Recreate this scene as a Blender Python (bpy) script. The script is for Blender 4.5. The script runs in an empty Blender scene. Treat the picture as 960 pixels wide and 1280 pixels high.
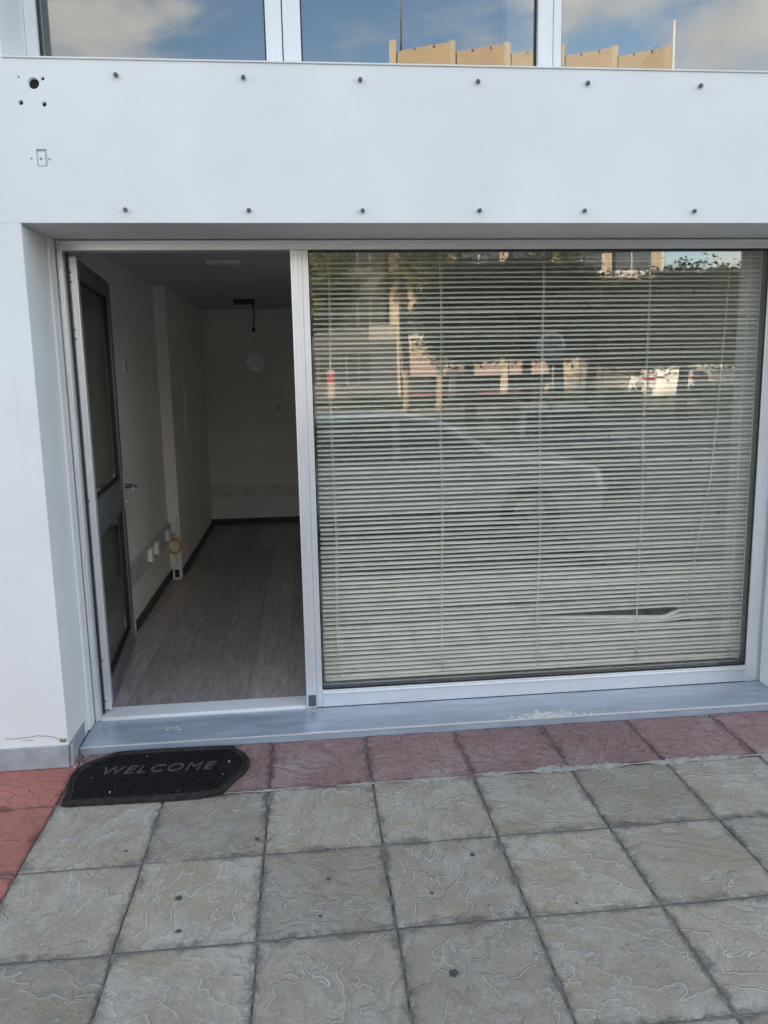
import bpy, bmesh, math, random
import numpy as np
from mathutils import Vector, Matrix

S = bpy.context.scene
COL = S.collection
R = math.radians
PI = math.pi
random.seed(7)
RNG = np.random.default_rng(11)

# ------------------------------------------------------------------ camera
CAM_POS = Vector((0.708, -3.058, 1.586))
YAW, PITCH, ROLL = R(5.638), R(9.224), R(-1.107)
cam_d = bpy.data.cameras.new('camera')
cam = bpy.data.objects.new('camera', cam_d)
COL.objects.link(cam)
fw = Vector((math.sin(YAW)*math.cos(PITCH), math.cos(YAW)*math.cos(PITCH), -math.sin(PITCH)))
rt = Vector((math.cos(YAW), -math.sin(YAW), 0))
up = rt.cross(fw)
r2 = rt*math.cos(ROLL) + up*math.sin(ROLL)
u2 = -rt*math.sin(ROLL) + up*math.cos(ROLL)
cam.matrix_world = Matrix(((r2.x, u2.x, -fw.x, CAM_POS.x), (r2.y, u2.y, -fw.y, CAM_POS.y),
                           (r2.z, u2.z, -fw.z, CAM_POS.z), (0, 0, 0, 1)))
cam_d.sensor_fit = 'VERTICAL'
cam_d.sensor_height = 36.0
cam_d.lens = 950.17/1280*36.0
cam_d.shift_x = (480-477.878)/1280
cam_d.shift_y = (621.874-640)/1280
cam_d.clip_start = 0.05
cam_d.clip_end = 4000
S.camera = cam

# ------------------------------------------------------------------ light
SUN_EL = R(20)
SUN_DIR = Vector((-0.75*math.cos(SUN_EL), 0.66*math.cos(SUN_EL), math.sin(SUN_EL))).normalized()   # towards the sun
w = bpy.data.worlds.new('World')
S.world = w
w.use_nodes = True
nt = w.node_tree
nt.nodes.clear()
def wn(t, **k):
    n = nt.nodes.new(t)
    for a, b in k.items():
        setattr(n, a, b)
    return n
out = wn('ShaderNodeOutputWorld')
bg = wn('ShaderNodeBackground')
SKY_STRENGTH = 0.1
bg.inputs['Strength'].default_value = SKY_STRENGTH
sky = wn('ShaderNodeTexSky', sky_type='NISHITA', sun_disc=False, sun_elevation=SUN_EL,
         sun_rotation=math.atan2(SUN_DIR.x, SUN_DIR.y) % (2*PI))
sky.air_density = 1.15
sky.dust_density = 0.9
sky.ozone_density = 1.9
tc = wn('ShaderNodeTexCoord')
sep = wn('ShaderNodeSeparateXYZ')
nt.links.new(tc.outputs['Generated'], sep.inputs[0])
def wm(op, a, b=None, c=None):
    n = wn('ShaderNodeMath', operation=op)
    for i, v in enumerate((a, b, c)):
        if v is None: continue
        if isinstance(v, (int, float)): n.inputs[i].default_value = v
        else: nt.links.new(v, n.inputs[i])
    return n.outputs[0]
den = wm('ADD', wm('MAXIMUM', sep.outputs[2], 0.0), 0.22)
cmb = wn('ShaderNodeCombineXYZ')
nt.links.new(wm('DIVIDE', sep.outputs[0], den), cmb.inputs[0])
nt.links.new(wm('DIVIDE', sep.outputs[1], den), cmb.inputs[1])
cmb.inputs[2].default_value = 3.44
cn = wn('ShaderNodeTexNoise')
cn.inputs['Scale'].default_value = 1.9
cn.inputs['Detail'].default_value = 9
cn.inputs['Roughness'].default_value = 0.55
cn.inputs['Distortion'].default_value = 0.3
nt.links.new(cmb.outputs[0], cn.inputs['Vector'])
cr = wn('ShaderNodeMapRange', interpolation_type='SMOOTHSTEP')
cr.inputs[1].default_value = 0.465
cr.inputs[2].default_value = 0.64
cr.inputs[3].default_value = 0.0
cr.inputs[4].default_value = 0.88
nt.links.new(cn.outputs['Fac'], cr.inputs[0])
cn2 = wn('ShaderNodeTexNoise')
cn2.inputs['Scale'].default_value = 3.0
cn2.inputs['Detail'].default_value = 6
nt.links.new(cmb.outputs[0], cn2.inputs['Vector'])
ccol = wn('ShaderNodeMix', data_type='RGBA')
nt.links.new(cn2.outputs['Fac'], ccol.inputs[0])
ccol.inputs[6].default_value = (2.3, 2.4, 2.7, 1)
ccol.inputs[7].default_value = (9.6, 8.5, 6.9, 1)
mixw = wn('ShaderNodeMix', data_type='RGBA')
nt.links.new(cr.outputs[0], mixw.inputs[0])
nt.links.new(sky.outputs[0], mixw.inputs[6])
nt.links.new(ccol.outputs[2], mixw.inputs[7])
nt.links.new(mixw.outputs[2], bg.inputs['Color'])
nt.links.new(bg.outputs[0], out.inputs['Surface'])

sun_d = bpy.data.lights.new('sun', 'SUN')
sun_d.energy = 4.2
sun_d.angle = R(0.5)
sun_d.color = (1.0, 0.83, 0.62)
sun = bpy.data.objects.new('sun', sun_d)
COL.objects.link(sun)
sun.rotation_euler = (-SUN_DIR).to_track_quat('-Z', 'Y').to_euler()
sun.location = (0, 0, 60)

S.view_settings.view_transform = 'Standard'
S.view_settings.look = 'None'
S.view_settings.exposure = 2.47
S.view_settings.gamma = 1.0
S.cycles.use_denoising = True
S.cycles.max_bounces = 12
S.cycles.diffuse_bounces = 8
S.cycles.glossy_bounces = 5
S.cycles.transparent_max_bounces = 24
S.cycles.caustics_reflective = False
S.cycles.caustics_refractive = False
S.cycles.sample_clamp_indirect = 8

# ------------------------------------------------------------------ helpers
def link(o, parent=None):
    COL.objects.link(o)
    if parent is not None:
        o.parent = parent
    return o

def tag(o, label=None, cat=None, group=None, kind=None):
    if label: o['label'] = label
    if cat: o['category'] = cat
    if group: o['group'] = group
    if kind: o['kind'] = kind
    return o

def thing(name, label, cat, loc=(0, 0, 0), rz=0.0, group=None):
    o = bpy.data.objects.new(name, None)
    o.empty_display_size = 0.1
    link(o)
    o.location = loc
    o.rotation_euler = (0, 0, rz)
    return tag(o, label, cat, group)

def box(bm, x0, x1, y0, y1, z0, z1, bev=0.0, mat=None):
    vs = [bm.verts.new((x, y, z)) for z in (z0, z1) for y in (y0, y1) for x in (x0, x1)]
    if mat is not None:
        for v in vs: v.co = mat @ v.co
    idx = [(0, 2, 3, 1), (4, 5, 7, 6), (0, 1, 5, 4), (2, 6, 7, 3), (0, 4, 6, 2), (1, 3, 7, 5)]
    fs = [bm.faces.new([vs[i] for i in f]) for f in idx]
    if bev > 0:
        es = list({e for f in fs for e in f.edges})
        bmesh.ops.bevel(bm, geom=es, offset=bev, segments=2, affect='EDGES', profile=0.6)
    return fs

def tube(bm, pts, rads, n=8, cap=True):
    pts = [Vector(p) for p in pts]
    if not isinstance(rads, (list, tuple)): rads = [rads]*len(pts)
    rings = []
    for i, p in enumerate(pts):
        a = pts[max(i-1, 0)]; b = pts[min(i+1, len(pts)-1)]
        d = (b-a).normalized()
        ref = Vector((0, 0, 1)) if abs(d.z) < 0.9 else Vector((1, 0, 0))
        s = d.cross(ref).normalized(); t = s.cross(d)
        rings.append([bm.verts.new(p + (s*math.cos(2*PI*k/n) + t*math.sin(2*PI*k/n))*rads[i]) for k in range(n)])
    for i in range(len(rings)-1):
        for k in range(n):
            f = bm.faces.new((rings[i][k], rings[i][(k+1) % n], rings[i+1][(k+1) % n], rings[i+1][k]))
            f.smooth = True
    if cap:
        bm.faces.new(rings[0]); bm.faces.new(list(reversed(rings[-1])))

def prism(bm, poly, z0, z1, bev=0.0):
    b = [bm.verts.new((x, y, z0)) for x, y in poly]
    t = [bm.verts.new((x, y, z1)) for x, y in poly]
    n = len(poly)
    fs = [bm.faces.new(list(reversed(b))), bm.faces.new(t)]
    for i in range(n):
        fs.append(bm.faces.new((b[i], b[(i+1) % n], t[(i+1) % n], t[i])))
    if bev > 0:
        bmesh.ops.bevel(bm, geom=list(fs[1].edges), offset=bev, segments=2, affect='EDGES')
    return fs

def obj(name, bm, mat, parent=None, smooth=False):
    bmesh.ops.recalc_face_normals(bm, faces=bm.faces[:])
    me = bpy.data.meshes.new(name)
    bm.to_mesh(me); bm.free()
    if smooth:
        for p in me.polygons: p.use_smooth = True
    if mat is not None: me.materials.append(mat)
    return link(bpy.data.objects.new(name, me), parent)

def bx(name, mat, parent, *b, bev=0.0):
    bm = bmesh.new(); box(bm, *b, bev=bev)
    return obj(name, bm, mat, parent)

def pyd(name, verts, faces, mat, parent=None):
    me = bpy.data.meshes.new(name)
    me.from_pydata(verts, [], faces)
    me.update()
    if mat is not None: me.materials.append(mat)
    return link(bpy.data.objects.new(name, me), parent)

def inst(o, parent, name=None):
    c = o.copy()
    if name: c.name = name
    COL.objects.link(c)
    c.parent = parent
    return c

# ------------------------------------------------------------------ materials
class MT:
    def __init__(s, name):
        s.m = bpy.data.materials.new(name); s.m.use_nodes = True
        s.t = s.m.node_tree; s.b = s.t.nodes['Principled BSDF']
        s.out = s.t.nodes['Material Output']
    def n(s, t, **k):
        n = s.t.nodes.new(t)
        for a, b in k.items(): setattr(n, a, b)
        return n
    def put(s, sock, v):
        if isinstance(v, bpy.types.NodeSocket): s.t.links.new(v, sock)
        elif v is not None:
            if isinstance(v, (tuple, list)) and len(v) == 3 and sock.type == 'RGBA': v = (*v, 1)
            sock.default_value = v
    def pos(s): return s.n('ShaderNodeNewGeometry').outputs['Position']
    def oc(s): return s.n('ShaderNodeTexCoord').outputs['Object']
    def rnd(s): return s.n('ShaderNodeObjectInfo').outputs['Random']
    def noise(s, vec, sc, det=3, rough=0.5, dist=0.0, dim='3D', wv=None):
        n = s.n('ShaderNodeTexNoise', noise_dimensions=dim)
        s.put(n.inputs['Vector'], vec); n.inputs['Scale'].default_value = sc
        n.inputs['Detail'].default_value = det; n.inputs['Roughness'].default_value = rough
        n.inputs['Distortion'].default_value = dist
        if wv is not None: s.put(n.inputs['W'], wv)
        return n.outputs['Fac']
    def math(s, op, a, b=None, c=None, clamp=False):
        n = s.n('ShaderNodeMath', operation=op); n.use_clamp = clamp
        for i, v in enumerate((a, b, c)):
            if v is not None: s.put(n.inputs[i], v)
        return n.outputs[0]
    def vmath(s, op, a, b=None, sc=None):
        n = s.n('ShaderNodeVectorMath', operation=op)
        s.put(n.inputs[0], a)
        if b is not None: s.put(n.inputs[1], b)
        if sc is not None: s.put(n.inputs['Scale'], sc)
        return n.outputs[0]
    def ramp(s, v, a, b, lo=0.0, hi=1.0):
        n = s.n('ShaderNodeMapRange', interpolation_type='SMOOTHSTEP')
        s.put(n.inputs[0], v)
        for i, q in enumerate((a, b, lo, hi)): n.inputs[i+1].default_value = q
        return n.outputs[0]
    def mix(s, f, a, b):
        n = s.n('ShaderNodeMix', data_type='RGBA')
        s.put(n.inputs[0], f); s.put(n.inputs[6], a); s.put(n.inputs[7], b)
        return n.outputs[2]
    def mul(s, a, b):
        n = s.n('ShaderNodeMix', data_type='RGBA', blend_type='MULTIPLY')
        n.inputs[0].default_value = 1
        s.put(n.inputs[6], a); s.put(n.inputs[7], b)
        return n.outputs[2]
    def bump(s, h, strength=0.3, dist=0.005, normal=None):
        n = s.n('ShaderNodeBump'); n.inputs['Strength'].default_value = strength
        n.inputs['Distance'].default_value = dist; s.put(n.inputs['Height'], h)
        if normal is not None: s.put(n.inputs['Normal'], normal)
        s.t.links.new(n.outputs[0], s.b.inputs['Normal'])
    def set(s, color=None, rough=None, metal=None, spec=None):
        if color is not None: s.put(s.b.inputs['Base Color'], color)
        if rough is not None: s.put(s.b.inputs['Roughness'], rough)
        if metal is not None: s.put(s.b.inputs['Metallic'], metal)
        if spec is not None: s.b.inputs['Specular IOR Level'].default_value = spec
        return s.m

def simple(name, col, rough=0.6, metal=0.0, var=0.12, sc=8.0, bump=0.0, bsc=60, bd=0.002):
    m = MT(name)
    p = m.pos()
    f = m.noise(p, sc, 5, 0.6)
    c = m.mix(m.ramp(f, 0.3, 0.7), tuple(x*(1-var) for x in col), tuple(min(1, x*(1+var)) for x in col))
    r = m.math('ADD', m.math('MULTIPLY', m.noise(p, sc*3, 3), 0.16), rough-0.08, clamp=True)
    m.set(c, r, metal)
    if bump: m.bump(m.noise(p, bsc, 4), bump, bd)
    return m.m

def wall_mat(name, col, dirt=(0.5, 0.47, 0.42), amt=0.35, bevel=0.005, grime=1.0):
    m = MT(name); p = m.pos()
    big = m.noise(p, 1.3, 5, 0.6)
    streak = m.noise(m.vmath('MULTIPLY', p, (9, 9, 0.7)), 1.6, 5, 0.6)
    fine = m.noise(p, 38, 4, 0.6)
    c = m.mix(m.ramp(big, 0.35, 0.7), tuple(x*0.93 for x in col), col)
    st = m.math('MULTIPLY', m.ramp(streak, 0.60, 0.82), 0.16*grime)
    c = m.mix(st, c, tuple(a*b for a, b in zip(col, dirt)))
    c = m.mix(m.math('MULTIPLY', m.ramp(fine, 0.66, 0.8), 0.10*grime), c, tuple(x*0.55 for x in col))
    m.set(c, 0.62)
    nb = None
    if bevel:
        b = m.n('ShaderNodeBevel', samples=3); b.inputs['Radius'].default_value = bevel
        nb = b.outputs[0]
    h = m.math('ADD', m.math('MULTIPLY', m.noise(p, 130, 3), 0.4), m.math('MULTIPLY', m.noise(p, 7, 4), 1.6))
    m.bump(h, amt*1.3, 0.0035, nb)
    return m.m

M = {}
M['wall'] = wall_mat('white_wall_paint', (0.79, 0.785, 0.77))
M['inner_wall'] = wall_mat('room_wall_paint', (0.85, 0.835, 0.80), amt=0.25, bevel=0, grime=1.3)
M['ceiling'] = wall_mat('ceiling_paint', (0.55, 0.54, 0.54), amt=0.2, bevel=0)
M['plinth'] = simple('plinth_grey', (0.33, 0.335, 0.35), 0.6, 0, 0.12, 14, 0.3, 90)
M['hole'] = simple('hole_dark', (0.02, 0.02, 0.02), 0.9)
M['bolt'] = simple('rusty_bolt', (0.15, 0.135, 0.125), 0.55, 0.5)
M['gasket'] = simple('black_gasket', (0.015, 0.015, 0.017), 0.5)
M['red_tile_skirt'] = simple('skirting_brown', (0.055, 0.042, 0.036), 0.45)

def alu(name, col, rough, metal):
    m = MT(name); p = m.pos()
    br = m.noise(m.vmath('MULTIPLY', p, (60, 60, 1.2)), 3, 4, 0.6)
    sp = m.noise(p, 55, 4, 0.65)
    big = m.noise(p, 3.5, 5, 0.65)
    c = m.mix(m.ramp(br, 0.3, 0.7), tuple(x*0.94 for x in col), col)
    c = m.mix(m.math('MULTIPLY', m.ramp(sp, 0.62, 0.74), 0.35), c, tuple(x*0.55 for x in col))
    c = m.mix(m.math('MULTIPLY', m.ramp(big, 0.5, 0.75), 0.25), c, tuple(x*0.72 for x in col))
    m.set(c, m.math('ADD', m.math('MULTIPLY', big, 0.2), rough-0.1), metal)
    b = m.n('ShaderNodeBevel', samples=3); b.inputs['Radius'].default_value = 0.0025
    m.bump(m.math('ADD', sp, m.math('MULTIPLY', big, 3)), 0.12, 0.002, b.outputs[0])
    return m.m
M['alu'] = alu('satin_aluminium', (0.88, 0.885, 0.90), 0.32, 0.62)
M['alu_shaded'] = alu('door_alu_shaded', (0.20, 0.205, 0.22), 0.4, 0.5)  # door metal with the dim room's shade put into its colour
M['white_alu'] = alu('white_window_frame', (0.78, 0.78, 0.78), 0.35, 0.0)
M['steel'] = alu('bright_steel', (0.7, 0.7, 0.7), 0.25, 0.9)
M['plate'] = simple('strike_plate_grey', (0.12, 0.13, 0.14), 0.45, 0.4)

def sill_mat():
    m = MT('sill_grey_paint'); p = m.pos()
    a = m.noise(m.vmath('MULTIPLY', p, (1, 5, 5)), 4, 6, 0.65)
    b = m.noise(p, 45, 5, 0.7)
    c = m.mix(m.ramp(a, 0.35, 0.7), (0.325, 0.385, 0.45), (0.45, 0.515, 0.585))
    c = m.mix(m.math('MULTIPLY', m.ramp(b, 0.62, 0.74), 0.45), c, (0.5, 0.5, 0.49))
    m.set(c, m.math('ADD', m.math('MULTIPLY', a, 0.3), 0.22), 0.25)
    m.bump(b, 0.15, 0.002)
    return m.m
M['sill'] = sill_mat()

def glass_mat(name, tint, r0, dirt=0.03):
    m = MT(name)
    m.t.nodes.remove(m.b)
    tr = m.n('ShaderNodeBsdfTransparent'); tr.inputs[0].default_value = (*tint, 1)
    gl = m.n('ShaderNodeBsdfGlossy'); gl.inputs['Roughness'].default_value = 0.0
    gl.inputs['Color'].default_value = (1, 0.985, 0.96, 1)
    p = m.pos()
    wob = m.n('ShaderNodeBump'); wob.inputs['Strength'].default_value = 0.035; wob.inputs['Distance'].default_value = 0.01
    m.put(wob.inputs['Height'], m.noise(p, 2.2, 1.5)); m.t.links.new(wob.outputs[0], gl.inputs['Normal'])
    lw = m.n('ShaderNodeLayerWeight'); lw.inputs['Blend'].default_value = 0.5
    fac = m.math('ADD', m.math('MULTIPLY', m.math('POWER', lw.outputs['Facing'], 4.0), 0.55), r0, clamp=True)
    mx = m.n('ShaderNodeMixShader'); m.put(mx.inputs[0], fac)
    m.t.links.new(tr.outputs[0], mx.inputs[1]); m.t.links.new(gl.outputs[0], mx.inputs[2])
    df = m.n('ShaderNodeBsdfDiffuse'); df.inputs[0].default_value = (0.6, 0.6, 0.56, 1)
    mx2 = m.n('ShaderNodeMixShader')
    d = m.math('MULTIPLY', m.ramp(m.noise(m.vmath('MULTIPLY', p, (1.5, 1.5, 0.8)), 2.5, 6, 0.65), 0.4, 0.8), dirt)
    d = m.math('ADD', d, dirt*0.2)
    m.put(mx2.inputs[0], d)
    m.t.links.new(mx.outputs[0], mx2.inputs[1]); m.t.links.new(df.outputs[0], mx2.inputs[2])
    m.t.links.new(mx2.outputs[0], m.out.inputs['Surface'])
    return m.m
M['glass'] = glass_mat('shop_glass', (0.975, 0.978, 0.955), 0.085, 0.01)
M['upper_glass'] = glass_mat('upper_glass', (0.8, 0.83, 0.84), 0.115, 0.03)
M['door_glass'] = glass_mat('door_glass', (0.74, 0.78, 0.75), 0.13, 0.015)
def clear_mat():
    m = MT('lamp_globe_clear'); m.t.nodes.remove(m.b)
    tr = m.n('ShaderNodeBsdfTransparent'); tr.inputs[0].default_value = (0.86, 0.87, 0.87, 1)
    gl = m.n('ShaderNodeBsdfGlossy'); gl.inputs['Roughness'].default_value = 0.08
    df = m.n('ShaderNodeBsdfTranslucent'); df.inputs[0].default_value = (0.8, 0.8, 0.8, 1)
    lw = m.n('ShaderNodeLayerWeight'); lw.inputs['Blend'].default_value = 0.5
    fac = m.math('ADD', m.math('MULTIPLY', m.math('POWER', lw.outputs['Facing'], 2.5), 0.9), 0.09, clamp=True)
    mx = m.n('ShaderNodeMixShader'); m.put(mx.inputs[0], fac)
    m.t.links.new(tr.outputs[0], mx.inputs[1]); m.t.links.new(gl.outputs[0], mx.inputs[2])
    mx2 = m.n('ShaderNodeMixShader'); mx2.inputs[0].default_value = 0.12
    m.t.links.new(mx.outputs[0], mx2.inputs[1]); m.t.links.new(df.outputs[0], mx2.inputs[2])
    m.t.links.new(mx2.outputs[0], m.out.inputs['Surface'])
    return m.m
M['globe'] = clear_mat()

def slat_mat():
    m = MT('blind_slat_cream'); p = m.oc()
    r = m.rnd()
    c = m.mix(r, (0.82, 0.80, 0.715), (0.90, 0.88, 0.80))
    d = m.noise(m.vmath('MULTIPLY', m.pos(), (3, 3, 9)), 3, 4)
    c = m.mix(m.math('MULTIPLY', m.ramp(d, 0.45, 0.75), 0.3), c, (0.42, 0.42, 0.36))
    return m.set(c, 0.42)
M['slat'] = slat_mat()
M['cord'] = simple('blind_cord', (0.88, 0.87, 0.82), 0.7)
M['wand'] = simple('blind_wand', (0.85, 0.85, 0.8), 0.4)
M['white_plastic'] = simple('white_plastic', (0.86, 0.86, 0.84), 0.4)
M['grey_plastic'] = simple('grey_trunking', (0.50, 0.50, 0.50), 0.5)
M['trunk_pale'] = simple('pale_trunking', (0.70, 0.68, 0.64), 0.5)
M['yellow'] = simple('yellow_tape', (0.62, 0.36, 0.05), 0.5)
M['black'] = simple('black_plastic', (0.02, 0.02, 0.02), 0.5)
M['paper'] = simple('pale_paper', (0.78, 0.8, 0.84), 0.7)

def tile_mat(name, base, warm, pale, line=0.56, gritk=0.55):
    m = MT(name); o = m.oc(); r = m.rnd()
    off = m.vmath('ADD', o, m.n('ShaderNodeCombineXYZ').outputs[0])
    cx = m.n('ShaderNodeCombineXYZ')
    m.put(cx.inputs[0], m.math('MULTIPLY', r, 57.0)); m.put(cx.inputs[1], m.math('MULTIPLY', r, 23.0)); m.put(cx.inputs[2], m.math('MULTIPLY', r, 91.0))
    v = m.vmath('ADD', o, cx.outputs[0])
    big = m.noise(v, 6.0, 4, 0.6, 0.9)
    # slate terraces: stepped contours of a flowing noise; their worn edges run pale
    def fl(dx, dy):
        nz = m.noise(m.vmath('MULTIPLY', m.vmath('ADD', v, (dx, dy, 0)), (1.0, 1.4, 1.0)), 4.6, 3.0, 0.55, 0.35)
        so = m.n('ShaderNodeSeparateXYZ'); m.put(so.inputs[0], m.vmath('ADD', o, (dx, dy, 0)))
        return m.math('ADD', nz, m.math('ADD', m.math('MULTIPLY', so.outputs[0], 1.25), m.math('MULTIPLY', so.outputs[1], 1.75)))
    E_ = 0.0015
    flow = fl(0, 0)
    gx_ = m.math('SUBTRACT', fl(E_, 0), flow); gy_ = m.math('SUBTRACT', fl(0, E_), flow)
    grad = m.math('MULTIPLY', m.math('SQRT', m.math('ADD', m.math('MULTIPLY', gx_, gx_), m.math('MULTIPLY', gy_, gy_))), 1/E_)
    grad = m.math('MAXIMUM', m.math('MULTIPLY', grad, 5.0), 5.0)
    q = m.math('MULTIPLY', flow, 5.0)
    fr = m.math('FRACT', q)
    edge = m.math('ABSOLUTE', m.math('SUBTRACT', fr, 0.5))
    brk = m.ramp(m.noise(v, 7.0, 3), 0.38, 0.58)
    ln = m.math('MULTIPLY', m.ramp(m.math('DIVIDE', m.math('DIVIDE', edge, grad), m.math('ADD', 0.35, m.noise(v, 17, 3))), 0.0009, 0.0030, 1.0, 0.0), brk)
    edge_shade = m.math('MULTIPLY', m.math('MULTIPLY', m.ramp(fr, 0.5, 0.52), m.ramp(m.math('DIVIDE', m.math('SUBTRACT', fr, 0.5), grad), 0.004, 0.020, 1.0, 0.0)), m.ramp(m.noise(v, 5.0, 2), 0.35, 0.55))  # painted shade on the low side of each terrace edge
    wn_ = m.n('ShaderNodeTexWhiteNoise', noise_dimensions='1D'); m.put(wn_.inputs['W'], m.math('ADD', m.math('FLOOR', m.math('ADD', q, 0.5)), m.math('MULTIPLY', r, 97.0)))
    terr = wn_.outputs['Value']
    step = m.math('ADD', m.math('FLOOR', m.math('ADD', q, 0.5)), m.ramp(m.math('FRACT', m.math('ADD', q, 0.5)), 0.86, 1.0))
    grit = m.noise(v, 120, 5, 0.75)
    mid = m.noise(v, 26, 5, 0.65)
    dirt = m.noise(m.pos(), 2.3, 6, 0.65)
    c = m.mix(m.ramp(big, 0.38, 0.66), base, warm)
    c = m.mix(m.math('MULTIPLY', terr, 0.35), c, warm)
    c = m.mix(m.math('MULTIPLY', m.ramp(mid, 0.42, 0.68), 0.7), c, tuple(x*0.72 for x in base))
    c = m.mix(m.math('MULTIPLY', m.ramp(dirt, 0.5, 0.75), 0.35), c, pale)
    c = m.mix(m.math('MULTIPLY', m.ramp(grit, 0.54, 0.68), gritk), c, pale)
    c = m.mix(m.math('MULTIPLY', m.ramp(grit, 0.46, 0.34), 0.6), c, tuple(x*0.5 for x in base))
    c = m.mix(m.math('MULTIPLY', edge_shade, 0.6 if line > 0 else 0.12), c, tuple(x*0.62 for x in base))
    c = m.mix(m.math('MULTIPLY', ln, line), c, tuple(min(.6, x*1.12) for x in pale))
    # grime gathered along the joints
    sx = m.n('ShaderNodeSeparateXYZ'); m.put(sx.inputs[0], o)
    mxd = m.math('MAXIMUM', m.math('ABSOLUTE', sx.outputs[0]), m.math('ABSOLUTE', sx.outputs[1]))
    jd = m.math('ADD', mxd, m.math('MULTIPLY', m.math('SUBTRACT', m.noise(m.pos(), 11, 7, 0.8), 0.5), 0.17))
    c = m.mix(m.ramp(jd, 0.172, 0.208, 0, 0.9), c, tuple(x*0.33 for x in base))
    ton = m.math('ADD', m.math('MULTIPLY', r, 0.3), 0.85)
    cc = m.n('ShaderNodeCombineXYZ')
    for i in range(3): m.put(cc.inputs[i], ton)
    c = m.mul(c, cc.outputs[0])
    m.set(c, m.math('ADD', m.math('MULTIPLY', mid, 0.3), 0.55))
    h = m.math('ADD', m.math('MULTIPLY', step, 0.5), m.math('MULTIPLY', grit, 0.5))
    h = m.math('ADD', h, m.math('MULTIPLY', mid, 0.5))
    h = m.math('ADD', h, m.math('MULTIPLY', ln, 0.25))
    m.bump(h, 0.85, 0.008)
    return m.m
M['tile'] = tile_mat('stamped_grey_tile', (0.36, 0.334, 0.285), (0.295, 0.242, 0.168), (0.55, 0.53, 0.49))
M['tile_red'] = tile_mat('stamped_red_tile', (0.265, 0.145, 0.14), (0.30, 0.19, 0.18), (0.46, 0.41, 0.40), 0.4, 0.9)
M['tile_smooth'] = tile_mat('smooth_red_tile', (0.43, 0.155, 0.115), (0.36, 0.135, 0.105), (0.42, 0.24, 0.20), 0.0, 0.35)
M['mortar'] = simple('mortar_grey', (0.17, 0.165, 0.155), 0.9, 0, 0.6, 22, 0.8, 140, 0.006)
M['cement'] = simple('cement_smear', (0.33, 0.32, 0.295), 0.9, 0, 0.25, 30, 0.7, 120)
M['gum'] = simple('gum_black', (0.06, 0.06, 0.062), 0.7)
M['rubber'] = simple('mat_rubber', (0.012, 0.011, 0.012), 0.95, 0, 0.6, 90, 1.0, 220, 0.004)
M['mat_rim'] = simple('mat_rim', (0.034, 0.029, 0.026), 0.85, 0, 0.35, 40, 0.5, 200, 0.002)
for k_ in ('rubber', 'mat_rim'):
    M[k_].node_tree.nodes['Principled BSDF'].inputs['Specular IOR Level'].default_value = 0.12
M['mat_letter'] = simple('mat_letter', (0.048, 0.042, 0.038), 0.8, 0, 0.5, 70)
M['leaf_bit'] = simple('dry_leaf_bits', (0.42, 0.37, 0.28), 0.8, 0, 0.4, 50)
M['crumb'] = simple('plaster_crumbs', (0.60, 0.585, 0.52), 0.9, 0, 0.3, 60)
M['asphalt'] = simple('asphalt', (0.16, 0.165, 0.17), 0.8, 0, 0.15, 3, 0.4, 90, 0.006)
M['verge'] = simple('verge_grass', (0.085, 0.105, 0.035), 0.9, 0, 0.3, 6, 0.6, 60, 0.02)
M['ground'] = simple('dry_ground', (0.17, 0.15, 0.11), 0.9, 0, 0.25, 0.3)
M['far_pave'] = simple('far_paving', (0.20, 0.185, 0.165), 0.85, 0, 0.2, 1.2)
M['kerb'] = simple('kerb_concrete', (0.3, 0.295, 0.28), 0.85, 0, 0.2, 5)
M['kerb_yellow'] = simple('kerb_yellow', (0.65, 0.42, 0.03), 0.7, 0, 0.15, 6)
M['white_line'] = simple('road_line', (0.6, 0.6, 0.58), 0.7, 0, 0.2, 12)

def plank_mat():
    m = MT('grey_laminate'); o = m.oc(); r = m.rnd()
    cx = m.n('ShaderNodeCombineXYZ')
    m.put(cx.inputs[0], m.math('MULTIPLY', r, 37.0)); m.put(cx.inputs[1], m.math('MULTIPLY', r, 71.0))
    v = m.vmath('ADD', m.vmath('MULTIPLY', o, (9, 0.9, 1)), cx.outputs[0])
    g = m.noise(v, 5, 6, 0.65, 0.8)
    g2 = m.noise(m.vmath('MULTIPLY', v, (3, 1, 1)), 9, 4, 0.7)
    c = m.mix(m.ramp(g, 0.3, 0.72), (0.29, 0.25, 0.232), (0.48, 0.435, 0.41))
    c = m.mix(m.math('MULTIPLY', m.ramp(g2, 0.58, 0.75), 0.5), c, (0.14, 0.12, 0.11))
    ton = m.math('ADD', m.math('MULTIPLY', r, 0.35), 0.8)
    cc = m.n('ShaderNodeCombineXYZ')
    for i in range(3): m.put(cc.inputs[i], ton)
    m.set(m.mul(c, cc.outputs[0]), m.math('ADD', m.math('MULTIPLY', g, 0.2), 0.32))
    m.bump(g2, 0.12, 0.001)
    return m.m
M['plank'] = plank_mat()

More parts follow.
